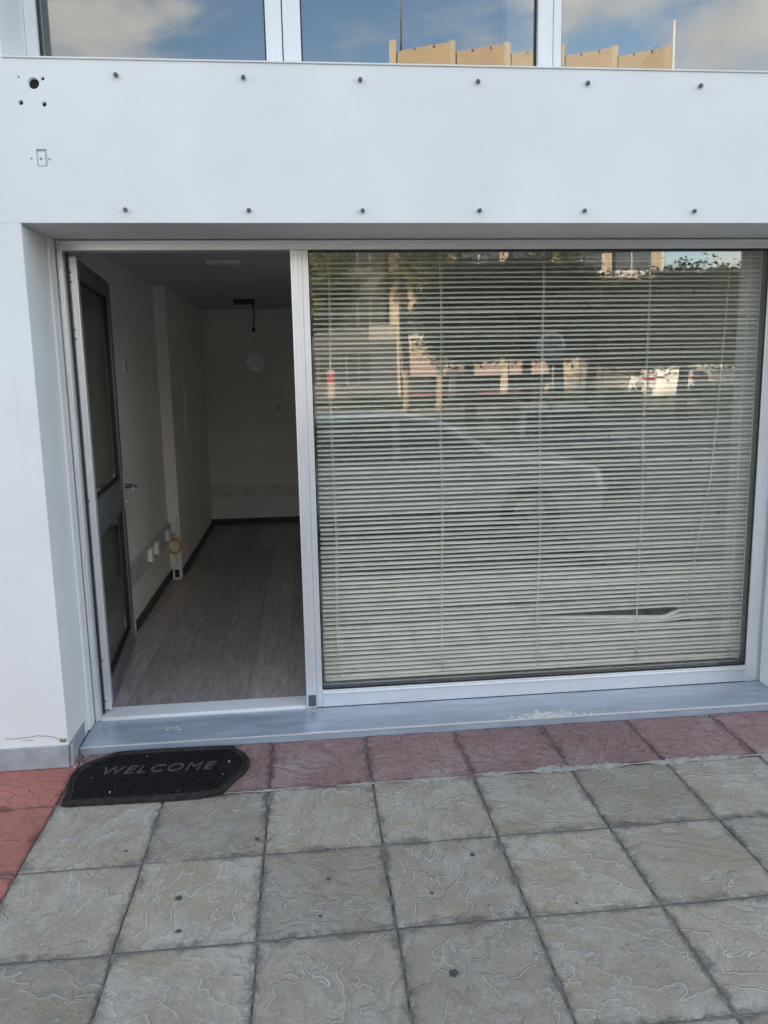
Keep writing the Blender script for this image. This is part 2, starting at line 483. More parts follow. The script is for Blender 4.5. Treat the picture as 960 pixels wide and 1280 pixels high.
def leaf_mat(name, a, b, trans=0.35):
    m = MT(name); p = m.pos()
    f = m.noise(p, 1.6, 4, 0.6); g = m.noise(p, 12, 3, 0.6)
    c = m.mix(m.ramp(f, 0.35, 0.68), a, b)
    c = m.mix(m.math('MULTIPLY', m.ramp(g, 0.45, 0.7), 0.5), c, tuple(x*0.6 for x in a))
    m.set(c, 0.5)
    tl = m.n('ShaderNodeBsdfTranslucent'); m.put(tl.inputs[0], c)
    mx = m.n('ShaderNodeMixShader'); mx.inputs[0].default_value = trans
    m.t.links.new(m.b.outputs[0], mx.inputs[1]); m.t.links.new(tl.outputs[0], mx.inputs[2])
    m.t.links.new(mx.outputs[0], m.out.inputs['Surface'])
    return m.m
M['leaf_dark'] = leaf_mat('leaf_dark', (0.028, 0.045, 0.018), (0.05, 0.075, 0.028), 0.2)
M['leaf_light'] = leaf_mat('leaf_light', (0.15, 0.155, 0.05), (0.22, 0.205, 0.075), 0.25)
M['leaf_hedge'] = leaf_mat('leaf_hedge', (0.055, 0.085, 0.028), (0.095, 0.12, 0.04))
M['frond'] = leaf_mat('palm_frond', (0.12, 0.14, 0.04), (0.2, 0.18, 0.07), 0.3)
M['bark'] = simple('bark', (0.10, 0.08, 0.06), 0.9, 0, 0.4, 14, 0.8, 40, 0.02)
M['palm_bark'] = simple('palm_bark', (0.26, 0.19, 0.12), 0.9, 0, 0.4, 12, 0.9, 30, 0.03)
M['tan'] = wall_mat('tan_render', (0.47, 0.37, 0.25), amt=0.2, bevel=0, grime=2.2)
M['tan_light'] = wall_mat('tan_fin', (0.52, 0.44, 0.33), amt=0.2, bevel=0, grime=2.0)
M['grey_wall'] = wall_mat('grey_concrete', (0.095, 0.095, 0.1), amt=0.2, bevel=0, grime=2)  # base darkened to put shade on the otherwise sunlit grey block
M['pink'] = simple('pink_fascia', (0.42, 0.31, 0.28), 0.6)
M['red'] = simple('red_paint', (0.45, 0.03, 0.05), 0.5)
M['dark_shop'] = simple('dark_shopfront', (0.04, 0.04, 0.042), 0.5)
M['bldg_glass'] = simple('far_window_glass', (0.10, 0.12, 0.15), 0.06)
M['win_frame'] = simple('far_window_frame', (0.62, 0.62, 0.60), 0.5)
M['grey_frame'] = simple('grey_block_frame', (0.22, 0.22, 0.22), 0.6)
M['pole'] = simple('pole_grey', (0.16, 0.17, 0.17), 0.5, 0.3)
M['car'] = simple('car_paint_grey', (0.14, 0.155, 0.17), 0.2, 0.5, 0.03)
M['car_pale'] = simple('car_paint_pale', (0.66, 0.69, 0.72), 0.22, 0.25, 0.03)
M['van'] = simple('van_paint_white', (0.78, 0.78, 0.77), 0.3, 0, 0.03)
M['car_glass'] = simple('car_glass', (0.02, 0.024, 0.026), 0.04)
M['tyre'] = simple('tyre_rubber', (0.02, 0.02, 0.02), 0.8)
M['blue_sign'] = simple('blue_sign', (0.25, 0.45, 0.55), 0.5)
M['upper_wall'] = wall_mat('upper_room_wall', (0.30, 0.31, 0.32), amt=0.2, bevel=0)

# ------------------------------------------------------------------ ground, road, pavement
def sheet(name, mat, x0, x1, y0, y1, z, kind='structure', parent=None):
    o = pyd(name, [(x0, y0, z), (x1, y0, z), (x1, y1, z), (x0, y1, z)], [(0, 1, 2, 3)], mat, parent)
    if kind: o['kind'] = kind
    return o
sheet('ground', M['ground'], -1800, 1800, -1800, 1800, -0.16)
sheet('road', M['asphalt'], -120, 120, -21.4, -1.9, -0.125)
o = bx('far_pavement', M['far_pave'], None, -120, 120, -34.5, -21.55, -0.16, 0.0); o['kind'] = 'structure'
o = bx('far_kerb', M['kerb'], None, -120, 120, -21.55, -21.4, -0.16, 0.012, bev=0.02); o['kind'] = 'structure'
o = bx('kerb', M['kerb'], None, -26, 40, -2.05, -1.905, -0.16, 0.0, bev=0.015); o['kind'] = 'structure'
sheet('verge', M['verge'], 2.9, 60, -27.5, -21.9, 0.008)
line_bm = bmesh.new()
for k in range(6):
    box(line_bm, 3.9+k*2.6, 4.0+k*2.6, -16.5, -11.0, -0.121, -0.119)
o = obj('parking_line', line_bm, M['white_line']); o['kind'] = 'structure'

T = 0.40
GX, GY = -0.28, -0.2968
pave = bx('pavement', M['mortar'], None, -26, 40, -1.905, 0.7, -0.16, -0.005)
pave['kind'] = 'structure'
def tile_mesh(name, mat, seed):
    rr = random.Random(seed)
    bm = bmesh.new(); h = T/2-0.004
    n = 6
    vs = []
    edge = []
    for i in range(4):
        a = [(-h, -h), (h, -h), (h, h), (-h, h)][i]; b = [(-h, -h), (h, -h), (h, h), (-h, h)][(i+1) % 4]
        for k in range(3):
            t = k/3
            x = a[0]+(b[0]-a[0])*t; y = a[1]+(b[1]-a[1])*t
            j = 0.0022
            edge.append((x+rr.uniform(-j, j), y+rr.uniform(-j, j)))
    m = len(edge)
    lo = [bm.verts.new((x, y, -0.006)) for x, y in edge]
    mi = [bm.verts.new((x, y, -0.0025)) for x, y in edge]
    hi = [bm.verts.new((x*0.975, y*0.975, rr.uniform(-0.0006, 0.0012))) for x, y in edge]
    for A, B in ((lo, mi), (mi, hi)):
        for i in range(m):
            bm.faces.new((A[i], A[(i+1) % m], B[(i+1) % m], B[i]))
    bm.faces.new(hi)
    me = bpy.data.meshes.new(name)
    bmesh.ops.recalc_face_normals(bm, faces=bm.faces[:])
    bm.to_mesh(me); bm.free(); me.materials.append(mat)
    return me
tm = {k: [tile_mesh('tile', M[k], i+hash(k[-1]) % 1) for i in range(5)] for k in ('tile', 'tile_red', 'tile_smooth')}
for j in range(-1, 4):
    for i in range(-7, 22):
        cx = GX + (i+0.5)*T
        cy = GY - (j+0.5)*T
        kind = 'tile_smooth' if i < 0 else ('tile_red' if j == -1 else 'tile')
        t = bpy.data.objects.new('tile', random.choice(tm[kind]))
        link(t, pave)
        t.location = (cx + random.uniform(-.0015, .0015), cy + random.uniform(-.0015, .0015), random.uniform(-.001, .0015))
        t.rotation_euler = (random.uniform(-.004, .004), random.uniform(-.004, .004), random.choice((0, PI/2, PI, -PI/2)) + random.uniform(-.003, .003))
# gum spots trodden into the tiles
gum = [(0.0, 0.0)]
def blob(bm, x, y, z, r, h=0.0012, n=10, rr=random):
    ring = [bm.verts.new((x+math.cos(2*PI*k/n)*r*rr.uniform(.7, 1.2), y+math.sin(2*PI*k/n)*r*rr.uniform(.7, 1.2), z)) for k in range(n)]
    c = bm.verts.new((x, y, z+h))
    for k in range(n): bm.faces.new((ring[k], ring[(k+1) % n], c))
GUM = [(0.265, -0.885, .017), (0.29, -1.03, .012), (0.49, -0.61, .013), (0.73, -0.855, .011), (0.70, -1.02, .008),
       (1.21, -0.79, .011), (1.045, -0.96, .008), (1.05, -1.28, .018), (1.47, -1.06, .006), (0.73, -0.70, .009),
       (0.05, -0.62, .007), (1.72, -0.64, .007), (2.2, -0.7, .01), (0.86, -0.44, .006)]
for x, y, r in GUM:
    bm = bmesh.new(); blob(bm, 0, 0, 0, r*.8, .0008, 13)
    g = obj('gum_spot', bm, M['gum'], pave, smooth=True); g.location = (x, y, 0.0022)
# cement smeared along the joint between red and grey tiles
bm = bmesh.new()
def smear(x0, x1, y0, w0):
    n = int((x1-x0)/0.011)
    prev = None
    for k in range(n+1):
        x = x0+(x1-x0)*k/n
        ed = min(1, k/8, (n-k)/8)*(0.55+0.45*math.sin(k*.21+x0)*math.sin(k*.073))
        a = bm.verts.new((x, y0 - w0*random.uniform(.35, 1.0)*ed, 0.0015))
        c = bm.verts.new((x, y0, 0.0034))
        b = bm.verts.new((x, y0 + w0*random.uniform(.2, .9)*ed, 0.0015))
        if prev:
            bm.faces.new((prev[0], a, c, prev[1])); bm.faces.new((prev[1], c, b, prev[2]))
        prev = (a, c, b)
smear(0.78, 1.30, GY-0.002, 0.03); smear(1.32, 2.9, GY+0.004, 0.045); smear(0.14, 0.7, GY, 0.016)
o = obj('cement_smear', bm, M['cement'], pave, smooth=True)

# ------------------------------------------------------------------ the shop building
shop = thing('shop_building', 'white painted shop front with open aluminium door, wide blind-covered window and windows above', 'building', (0, 0, 0))
LX, RX, LZ, WZ = -0.3136, 2.93, 2.163, 2.73
UL, UR, UT = -0.325, 3.35, 4.1
FY = 0.35
TOPZ = 16.6
bm = bmesh.new()
box(bm, -24, LX, 0, 0.5, 0, LZ)
box(bm, RX, 34, 0, 0.5, 0, LZ)
box(bm, -24, UL, 0, 0.5, WZ, UT)
box(bm, UR, 34, 0, 0.5, WZ, UT)
box(bm, -24, 34, 0, 0.5, UT, 6.2)
wall = obj('wall', bm, M['wall'], shop)
fb = bmesh.new(); box(fb, -24, 34, 0, 0.5, LZ, WZ)
fascia = obj('fascia', fb, M['wall'], shop)
HOLES = [(-0.226, 2.646, .020, .09), (-0.276, 2.580, .0085, .03), (-0.195, 2.576, .0085, .03), (-0.193, 2.662, .0065, .03), (-0.276, 2.666, .0035, .02),
         (-0.257, 2.389, .0035, .02), (-0.193, 2.386, .0038, .02)]
cb = bmesh.new()
for x, z, r, d in HOLES:
    tube(cb, [(x, -0.02, z), (x, d, z)], r, 14)
box(cb, -0.236, -0.2005, -0.02, 0.009, 2.362, 2.421)
bmesh.ops.recalc_face_normals(cb, faces=cb.faces[:])
cm = bpy.data.meshes.new('cut'); cb.to_mesh(cm); cb.free()
cut = bpy.data.objects.new('cut', cm); COL.objects.link(cut)
md = fascia.modifiers.new('b', 'BOOLEAN'); md.operation = 'DIFFERENCE'; md.object = cut; md.solver = 'EXACT'
dg = bpy.context.evaluated_depsgraph_get()
nm = bpy.data.meshes.new_from_object(fascia.evaluated_get(dg))
fascia.modifiers.clear(); fascia.data = nm; nm.name = 'fascia'
bpy.data.objects.remove(cut)
# dark fills standing for the shade inside the drilled holes, the broken cover plate left in the square recess
for x, z, r, d in HOLES:
    bm = bmesh.new(); tube(bm, [(x, min(d, 0.008+r*.4), z), (x, d-0.002, z)], r*0.97, 12); obj('hole_shade', bm, M['hole'], fascia)
bx('cover_plate', M['wall'], fascia, -0.2345, -0.2065, 0.002, 0.012, 2.3645, 2.413)
bm = bmesh.new(); tube(bm, [(-0.2225, -0.001, 2.389), (-0.2225, 0.003, 2.389)], 0.0035, 8); obj('plate_screw', bm, M['bolt'], fascia)
# sign fixing bolts
bm = bmesh.new()
tube(bm, [(0, 0.004, 0), (0, -0.018, 0)], 0.0048, 8); tube(bm, [(0, -0.006, 0), (0, -0.0135, 0)], 0.0085, 6)
bolt0 = None
SX = [0.0678, 0.5243, 0.9556, 1.4092, 1.8364, 2.2924]
for z in (2.676, 2.2086):
    for x in SX + [-4.2+.45*k for k in range(8)] + [2.75+.45*k for k in range(6)]:
        if bolt0 is None:
            b = bolt0 = obj('bolt', bm, M['bolt'], fascia)
        else:
            b = inst(bolt0, fascia)
        b.location = (x, 0, z); b.rotation_euler = (random.uniform(-.25, .25), random.uniform(0, 3), random.uniform(-.25, .25))
# plinth along the wall foot, a loose piece leaning out from the jamb
bm = bmesh.new()
box(bm, -24, LX-0.001, -0.012, -0.0005, 0.004, 0.099, bev=0.002)
box(bm, RX+0.012, 34, -0.012, -0.0005, 0.004, 0.099, bev=0.002)
obj('plinth', bm, M['plinth'], shop)
bm = bmesh.new()
mt_ = Matrix.Translation((LX+0.002, 0.0, 0.003)) @ Matrix.Rotation(R(4), 4, 'Z') @ Matrix.Rotation(R(3.0), 4, 'Y')
box(bm, 0, 0.012, -0.004, 0.225, 0, 0.094, bev=0.001, mat=None)
for v in bm.verts: v.co = mt_ @ v.co
o = obj('plinth_piece', bm, M['plinth'], shop)
o['label'] = 'loose grey plinth strip leaning out from the door jamb'
bx('plinth_piece', M['plinth'], shop, RX-0.012, RX-0.001, 0.0, 0.20, 0.032, 0.10, bev=0.001)
# crack and flaked paint near the foot of the left wall
def crack(name, pts, wd, y=-0.0012):
    bm = bmesh.new(); prev = None
    for k, (x, z) in enumerate(pts):
        a = bm.verts.new((x, y, z+wd*random.uniform(.4, .8))); b = bm.verts.new((x, y, z-wd*random.uniform(.4, .8)))
        c = bm.verts.new((x, 0.003, z+wd)); d = bm.verts.new((x, 0.003, z-wd))
        if prev:
            bm.faces.new((prev[0], prev[1], b, a)); bm.faces.new((prev[2], prev[0], a, c)); bm.faces.new((prev[1], prev[3], d, b))
        prev = (a, b, c, d)
    return obj(name, bm, M['crackm'], wall)
M['crackm'] = simple('crack_dirt', (0.2, 0.17, 0.13), 0.9)
M['flake'] = simple('flaked_plaster', (0.36, 0.23, 0.11), 0.9, 0, 0.5, 80, 0.6, 200)
crack('crack', [(-0.56, .140), (-0.52, .139), (-0.47, .142), (-0.43, .146), (-0.39, .141), (-0.365, .134), (-0.345, .122), (-0.33, .117)], 0.0016)
crack('crack', [(-0.50, .128), (-0.47, .130), (-0.45, .127)], 0.0009)
bm = bmesh.new(); n = 12
cxy = [(-0.331+0.021*math.cos(2*PI*k/n)*random.uniform(.6, 1.2)*(1 if math.cos(2*PI*k/n) < 0 else .75), .118+0.011*math.sin(2*PI*k/n)*random.uniform(.6, 1.2)) for k in range(n)]
ring = [bm.verts.new((x, -0.001, z)) for x, z in cxy]; cc = bm.verts.new((-0.329, -0.004, .118))
for k in range(n): bm.faces.new((ring[k], ring[(k+1) % n], cc))
obj('flaked_patch', bm, M['flake'], wall)
# sill / threshold
bm = bmesh.new()
box(bm, LX+0.012, RX-0.0, 0.099, FY+0.002, -0.02, 0.032, bev=0.003)
sill = obj('sill', bm, M['sill'], shop)
bx('sill_nosing', M['alu'], sill, LX+0.013, RX-0.001, 0.0965, 0.103, 0.0255, 0.0335, bev=0.001)
bx('threshold', M['white_alu'], shop, -0.279, 0.667, FY+0.004, 0.47, 0.0, 0.046, bev=0.003)
# jamb trims and frame
FR = M['alu']
bx('jamb_trim', M['white_alu'], shop, LX+0.0005, LX+0.014, 0.26, 0.335, 0.034, LZ-0.0005, bev=0.004)
bx('jamb_trim', M['white_alu'], shop, RX-0.014, RX-0.0005, 0.26, 0.335, 0.034, LZ-0.0005, bev=0.004)
fr = thing('frame', None, None); fr.parent = shop
def frame_bar(name, *b, bev=0.003, mat=None):
    return bx(name, mat or FR, fr, *b, bev=bev)
frame_bar('post', LX+0.001, -0.279, FY, 0.46, 0.033, LZ-0.001)
frame_bar('post_bead', -0.2995, -0.2865, FY-0.008, FY+0.002, 0.034, LZ-0.046, bev=0.002)
frame_bar('post', 0.6672, 0.715, FY-0.004, 0.46, 0.033, 2.1193)
frame_bar('post_bead', 0.687, 0.697, FY-0.0075, FY, 0.10, 2.1188, bev=0.002)
frame_bar('post', 2.8482, RX-0.001, FY, 0.418, 0.033, LZ-0.001)
frame_bar('head', -0.279, 2.8482, FY+0.0005, 0.42, 2.1193, LZ-0.001)
frame_bar('head_bead', -0.279, 2.848, FY-0.008, FY+0.002, 2.146, 2.158, bev=0.002)
frame_bar('gap_shade', -0.2788, -0.2705, 0.395, 0.412, 0.047, 2.118, bev=0, mat=M['gasket'])  # dark strip added for the shaded gap between frame and door
frame_bar('strike_plate', 0.676, 0.712, FY-0.0105, FY-0.002, 0.046, 0.100, bev=0.001, mat=M['plate'])
# the big fixed window
win = thing('shop_window', None, None); win.parent = shop
def wb(name, mat, *b, bev=0.002): return bx(name, mat, win, *b, bev=bev)
wb('stile', FR, 0.7155, 0.7432, FY+0.003, 0.43, 0.034, 2.119)
wb('bottom_rail', FR, 0.7435, 2.848, FY+0.001, 0.43, 0.034, 0.1176, bev=0.003)
wb('rail_bead', FR, 0.744, 2.8478, FY-0.004, FY+0.004, 0.098, 0.106, bev=0.0015)
wb('gasket', M['gasket'], 0.7435, 0.7475, FY+0.0075, 0.40, 0.1177, 2.1190, bev=0)
wb('gasket', M['gasket'], 2.8425, 2.848, FY+0.0075, 0.40, 0.1177, 2.1190, bev=0)
wb('gasket', M['gasket'], 0.7486, 2.8404, FY+0.0075, 0.40, 0.1177, 0.1235, bev=0)
wb('gasket', M['gasket'], 0.7486, 2.8404, FY+0.0075, 0.40, 2.1115, 2.1190, bev=0)
pane = bx('pane', M['glass'], win, 0.7477, 2.8423, 0.3615, 0.3675, 0.1236, 2.1114)
# small black specks stuck on the glass
for x, z, r in [(2.312, 1.931, .006), (2.495, 1.930, .006), (2.517, 1.155, .006), (2.667, .898, .007), (2.112, 1.28, .004), (2.525, .813, .005)]:
    bm = bmesh.new(); tube(bm, [(x, 0.3613, z), (x, 0.3603, z)], r, 8); obj('speck', bm, M['gum'], win)
# upper windows
UY = 0.27
up_glass = [(UL+0.045, 0.603, 0), (0.743, 1.722, 1), (1.824, 3.30, 2)]
upr = thing('upper_window', None, None); upr.parent = shop
def ub(name, mat, *b, bev=0.003): return bx(name, mat, upr, *b, bev=bev)
WA = M['white_alu']
ub('frame_post', WA, UL+0.0005, UL+0.045, UY, UY+0.09, WZ, UT-0.045)
ub('frame_post', WA, 0.603, 0.668, UY+0.004, UY+0.09, WZ, UT-0.045)
ub('frame_post', WA, 0.672, 0.743, UY, UY+0.09, WZ, UT-0.045)
ub('frame_post', WA, 1.722, 1.785, UY, UY+0.09, WZ, UT-0.045)
ub('frame_post', WA, 1.788, 1.824, UY+0.006, UY+0.09, WZ, UT-0.045)
ub('frame_post', WA, 3.30, UR-0.0005, UY, UY+0.09, WZ, UT-0.045)
ub('frame_head', WA, UL, UR, UY+0.001, UY+0.09, UT-0.044, UT-0.0005)
for a, b, k in up_glass:
    ub('bottom_rail', WA, a, b, UY+0.008, UY+0.085, WZ+0.001, WZ+0.10)
    ub('gasket', M['gasket'], a, a+0.006, UY+0.022, UY+0.05, WZ+0.101, UT-0.046, bev=0)
    ub('gasket', M['gasket'], b-0.006, b, UY+0.022, UY+0.05, WZ+0.101, UT-0.046, bev=0)
    bx('pane', M['upper_glass'], upr, a+0.0062, b-0.0062, UY+0.032, UY+0.038, WZ+0.1005, UT-0.0455)
ledge = bx('window_ledge', M['wall'], shop, UL+0.001, UR-0.001, -0.004, UY-0.001, WZ-0.0005, WZ+0.006)
# upper room
bm = bmesh.new()
box(bm, -1.2, 4.6, 3.0, 3.1, 2.4, 5.2)
box(bm, -1.3, -1.2, 0.5, 3.0, 2.4, 5.2); box(bm, 4.6, 4.7, 0.5, 3.0, 2.4, 5.2)
box(bm, -1.2, 4.6, 0.5, 3.0, 5.2, 5.3)
obj('upper_room', bm, M['upper_wall'], shop)
bm = bmesh.new()
bmx = Matrix.Translation((3.05, 1.1, 3.62)) @ Matrix.Rotation(R(-51), 4, 'Y')
box(bm, -1.1, 1.1, -0.03, 0.5, -0.07, 0.07, mat=bmx)
obj('stair_beam', bm, M['grey_wall'], shop)
bx('partition', M['inner_wall'], shop, 1.98, 4.5, 1.75, 1.85, 2.4, 5.2)
# the rest of the block: upper storeys, roof
bm = bmesh.new()
box(bm, -24, 34, 0.0, 12, 6.2, TOPZ)
box(bm, -24, 34, 11.5, 12, 0, 6.2); box(bm, -24, -23.5, 0.5, 11.5, 0, 6.2); box(bm, 33.5, 34, 0.5, 11.5, 0, 6.2)
obj('upper_storeys', bm, M['wall'], shop)

# ------------------------------------------------------------------ the room behind the door
WX, CZ, BY, RWX = -0.39, 2.27, 5.034, 2.99
floor = bx('floor', M['black'], None, WX-0.05, RWX+0.05, 0.47, BY+0.05, -0.05, 0.024); floor['kind'] = 'structure'
pw, pl = 0.193, 1.22
bm = bmesh.new(); box(bm, 0.0006, pw-0.0006, 0.0006, pl-0.0006, 0, 0.006, bev=0.0008)
for v in bm.verts: v.co += Vector((-pw/2, -pl/2, 0))
pk0 = None
for i in range(18):
    x = WX + (i+0.5)*pw
    y = 0.472 - ((i*0.41) % 1)*pl
    while y < BY:
        y0, y1 = max(y, 0.472), min(y+pl, BY)
        if y1-y0 > 0.06 and x < RWX+.05:
            if pk0 is None: pk0 = k = obj('plank', bm, M['plank'], floor)
            else: k = inst(pk0, floor)
            k.location = (x, (y0+y1)/2, 0.0242 + random.uniform(0, .0004)); k.scale = (1, (y1-y0)/pl, 1)
        y += pl
bm = bmesh.new()
box(bm, WX-0.12, WX, 0.462, BY, 0.0, CZ)                       # left wall
box(bm, WX+0.0002, -0.302, 2.92, 4.86, 0.0, CZ-0.0005)          # built-out chase
box(bm, WX-0.12, RWX+0.12, BY, BY+0.12, 0.0, CZ)               # back wall
box(bm, RWX, RWX+0.12, 0.462, BY, 0.0, CZ)                     # right wall
box(bm, 2.86, RWX-0.0005, 0.62, 0.92, 0.0, CZ-0.0005)
room = obj('room_wall', bm, M['inner_wall'], shop)
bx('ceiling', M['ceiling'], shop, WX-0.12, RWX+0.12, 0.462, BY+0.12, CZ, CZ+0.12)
bm = bmesh.new(); SK = 0.095
box(bm, WX+0.0005, WX+0.012, 1.6, 2.918, 0.0305, SK); box(bm, -0.3018, -0.29, 2.93, 4.86, 0.0305, SK)
box(bm, WX+0.013, RWX-0.001, BY-0.012, BY-0.0005, 0.0305, SK); box(bm, RWX-0.012, RWX-0.0005, 0.93, BY-0.013, 0.0305, SK)
box(bm, WX+0.0005, WX+0.012, 4.87, BY-0.013, 0.0305, SK)
obj('skirting', bm, M['red_tile_skirt'], shop)
bm = bmesh.new()
box(bm, WX+0.0004, WX+0.028, 0.9, 2.919, 0.345, 0.475, bev=0.004)
obj('trunking', bm, M['grey_plastic'], shop)
bm = bmesh.new()
box(bm, -0.33, RWX-0.02, BY-0.03, BY-0.0004, 0.335, 0.455, bev=0.004)
box(bm, -0.329, RWX-0.021, BY-0.038, BY-0.0304, 0.440, 0.452, bev=0.002)
box(bm, -0.33, RWX-0.02, BY-0.038, BY-0.0304, 0.338, 0.350, bev=0.002)
box(bm, WX+0.05, WX+0.08, BY-0.025, BY-0.0004, 0.096, CZ-0.002, bev=0.004)
box(bm, -0.3015, -0.288, 3.50, 3.535, 1.10, 1.70, bev=0.003)
obj('trunking', bm, M['trunk_pale'], shop)

def face_box(name, label, cat, mat, c, sx, sy, sz, group=None, bev=0.004, holes=True):
    t = thing(name, label, cat, c, 0, group)
    bx('cover', mat, t, -sx/2, sx/2, -sy/2, sy/2, -sz/2, sz/2, bev=bev)
    return t
def socket(y, z, label, x=WX+0.028, proud=0.030):
    t = thing('wall_socket', label, 'socket', (x, y, z), 0, 'sockets on the grey trunking')
    bx('back_box', M['white_plastic'], t, 0.0003, proud*0.6, -0.040, 0.040, -0.040, 0.040, bev=0.003)
    bx('face_plate', M['white_plastic'], t, proud*0.6, proud, -0.043, 0.043, -0.043, 0.043, bev=0.003)
    bm = bmesh.new(); 
    for dy, dz in ((0, .014), (-.011, -.010), (.011, -.010)): box(bm, proud-0.001, proud+0.0006, dy-.003, dy+.003, dz-.005, dz+.005)
    obj('pin_hole', bm, M['black'], t)
socket(2.02, .425, 'white socket on grey trunking nearest the open door')
socket(2.24, .425, 'white socket second from the door on grey trunking')
socket(2.66, .425, 'white socket third along the trunking, beside the chase')
t = thing('wall_socket', 'white socket box standing on the pale chase face above the yellow ring', 'socket', (-0.345, 2.92, 0.46), 0, 'sockets on the grey trunking')
bx('back_box', M['white_plastic'], t, -0.028, 0.028, -0.04, -0.0003, -0.065, 0.065, bev=0.004)
bx('face_plate', M['white_plastic'], t, -0.03, 0.03, -0.048, -0.0402, -0.045, 0.045, bev=0.003)
t = thing('ring', 'yellow tape ring hanging below the socket box on a thin wire', 'tape ring', (-0.345, 2.885, 0.29))
bm = bmesh.new(); tube(bm, [(0.048*math.cos(a), 0, 0.055*math.sin(a)) for a in [2*PI*k/24 for k in range(25)]], 0.0085, 8, cap=False)
obj('hoop', bm, M['yellow'], t)
bm = bmesh.new(); tube(bm, [(0.005, 0.005, 0.11), (0.002, 0, 0.055)], 0.0025, 6); obj('wire', bm, M['grey_plastic'], t)
bm = bmesh.new(); tube(bm, [(0, 0, -0.055), (0.01, 0.004, -0.12), (0.004, 0.01, -0.17)], 0.002, 6)
obj('wire', bm, M['grey_plastic'], t)
t = thing('floor_box', 'small white junction box with open dark side on the floor', 'junction box', (-0.335, 2.87, 0.0306), R(10))
bm = bmesh.new(); box(bm, -0.03, 0.03, -0.02, 0.03, 0.0, 0.012); box(bm, -0.03, -0.018, -0.02, 0.03, 0.0122, 0.10); box(bm, 0.018, 0.03, -0.02, 0.03, 0.0122, 0.085); box(bm, -0.0178, 0.0178, 0.016, 0.03, 0.0122, 0.09)
obj('shell', bm, M['white_plastic'], t); bx('module', M['black'], t, -0.0175, 0.0175, -0.012, 0.0155, 0.0124, 0.07)
def switch(label, c, axis):
    t = thing('light_switch', label, 'switch', c, 0 if axis == 'x' else -PI/2, 'wall switches in the room')
    bx('face_plate', M['white_plastic'], t, 0.0003, 0.01, -0.042, 0.042, -0.042, 0.042, bev=0.003)
    bx('rocker', M['grey_plastic'], t, 0.0102, 0.014, -0.022, 0.022, -0.028, 0.028, bev=0.002)
switch('pale switch on the left wall beyond the open door', (WX, 1.82, 1.665), 'x')
switch('pale switch on the dim back wall near the mullion', (0.422, BY, 1.263), 'y')
t = thing('hanging_cable', 'bare black cable hanging from a black ceiling bracket with a pale plastic tag', 'hanging cable', (0.271, 4.03, CZ))
bx('bracket', M['black'], t, -0.165, 0.02, -0.03, 0.03, -0.045, -0.0005, bev=0.006)
bm = bmesh.new(); tube(bm, [(0, 0, -0.04), (0.012, 0, -0.12), (0.0, 0, -0.26)], 0.006, 8); tube(bm, [(0, 0, -0.25), (0, 0, -0.285)], 0.014, 8)
obj('cable', bm, M['black'], t)
bm = bmesh.new(); tube(bm, [(0, 0, -0.28), (0.006, 0, -0.40), (0.0, 0, -0.47)], 0.002, 6); obj('string', bm, M['grey_plastic'], t)
bm = bmesh.new()
poly = [(-.085, -.0), (-.055, .075), (.0, .085), (.06, .06), (.085, -.02), (.05, -.09), (-.05, -.085)]
prism(bm, poly, -0.006, 0.006, 0.003)
for v in bm.verts: v.co = Vector((v.co.x+0.005, v.co.z+0.006*math.sin(v.co.x*40), v.co.y-0.55))
obj('tag', bm, M['paper'], t)
t = thing('ceiling_plate', 'pale blank plate on the dark ceiling above the doorway', 'ceiling plate', (0.25, 1.73, CZ))
bx('plate', M['white_plastic'], t, -0.10, 0.10, -0.05, 0.05, -0.012, -0.0005, bev=0.003)

# ------------------------------------------------------------------ the door, swung inwards past square
door = thing('door', None, None); door.parent = shop
door['label'] = 'aluminium glazed door standing open against the left wall'
door.location = (-0.2455, 0.418, 0); door.rotation_euler = (0, 0, R(95.2))
# local: +x along the leaf width, -y is the outer face (turned into the room), thickness towards +y
DW, DT, D0, D1 = 0.93, 0.045, 0.058, 2.105
def db(name, mat, *b, bev=0.003): return bx(name, mat, door, *b, bev=bev)
DA = M['alu_shaded']
db('stile', M['alu'], 0, 0.075, 0.001, DT, D0, D1)
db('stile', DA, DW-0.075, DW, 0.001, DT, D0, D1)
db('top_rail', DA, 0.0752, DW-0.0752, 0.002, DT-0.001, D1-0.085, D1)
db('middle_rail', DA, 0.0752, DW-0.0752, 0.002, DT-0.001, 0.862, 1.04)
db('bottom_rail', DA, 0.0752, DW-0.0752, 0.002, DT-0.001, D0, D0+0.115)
db('glazing_bead', M['alu'], -0.004, 0.0015, -0.004, 0.005, D0, D1, bev=0.001)
for z0, z1 in ((D0+0.116, 0.861), (1.041, D1-0.086)):
    db('pane', M['door_glass'], 0.0755, DW-0.0755, 0.019, 0.025, z0, z1, bev=0)
    for a, b in ((0.0753, 0.083), (DW-0.083, DW-0.0753)):
        db('gasket', M['gasket'], a, b, 0.008, 0.03, z0, z1, bev=0)
    db('gasket', M['gasket'], 0.0832, DW-0.0832, 0.008, 0.03, z1-0.008, z1, bev=0)
    db('gasket', M['gasket'], 0.0832, DW-0.0832, 0.008, 0.03, z0, z0+0.008, bev=0)
db('edge_seal', M['gasket'], DW, DW+0.006, 0.004, 0.02, D0, D1, bev=0)
for z in (0.10, 0.30, 1.05, 1.76, 1.80, 2.0, 2.04):
    bm = bmesh.new(); tube(bm, [(-0.001, 0.022, z), (-0.0025, 0.022, z)], 0.004, 8)
    obj('edge_screw', bm, M['bolt'], door)
bm = bmesh.new()
box(bm, DW-0.055, DW-0.02, -0.008, 0.0005, 0.86, 1.06, bev=0.003)
obj('handle_plate', bm, M['steel'], door)
bm = bmesh.new()
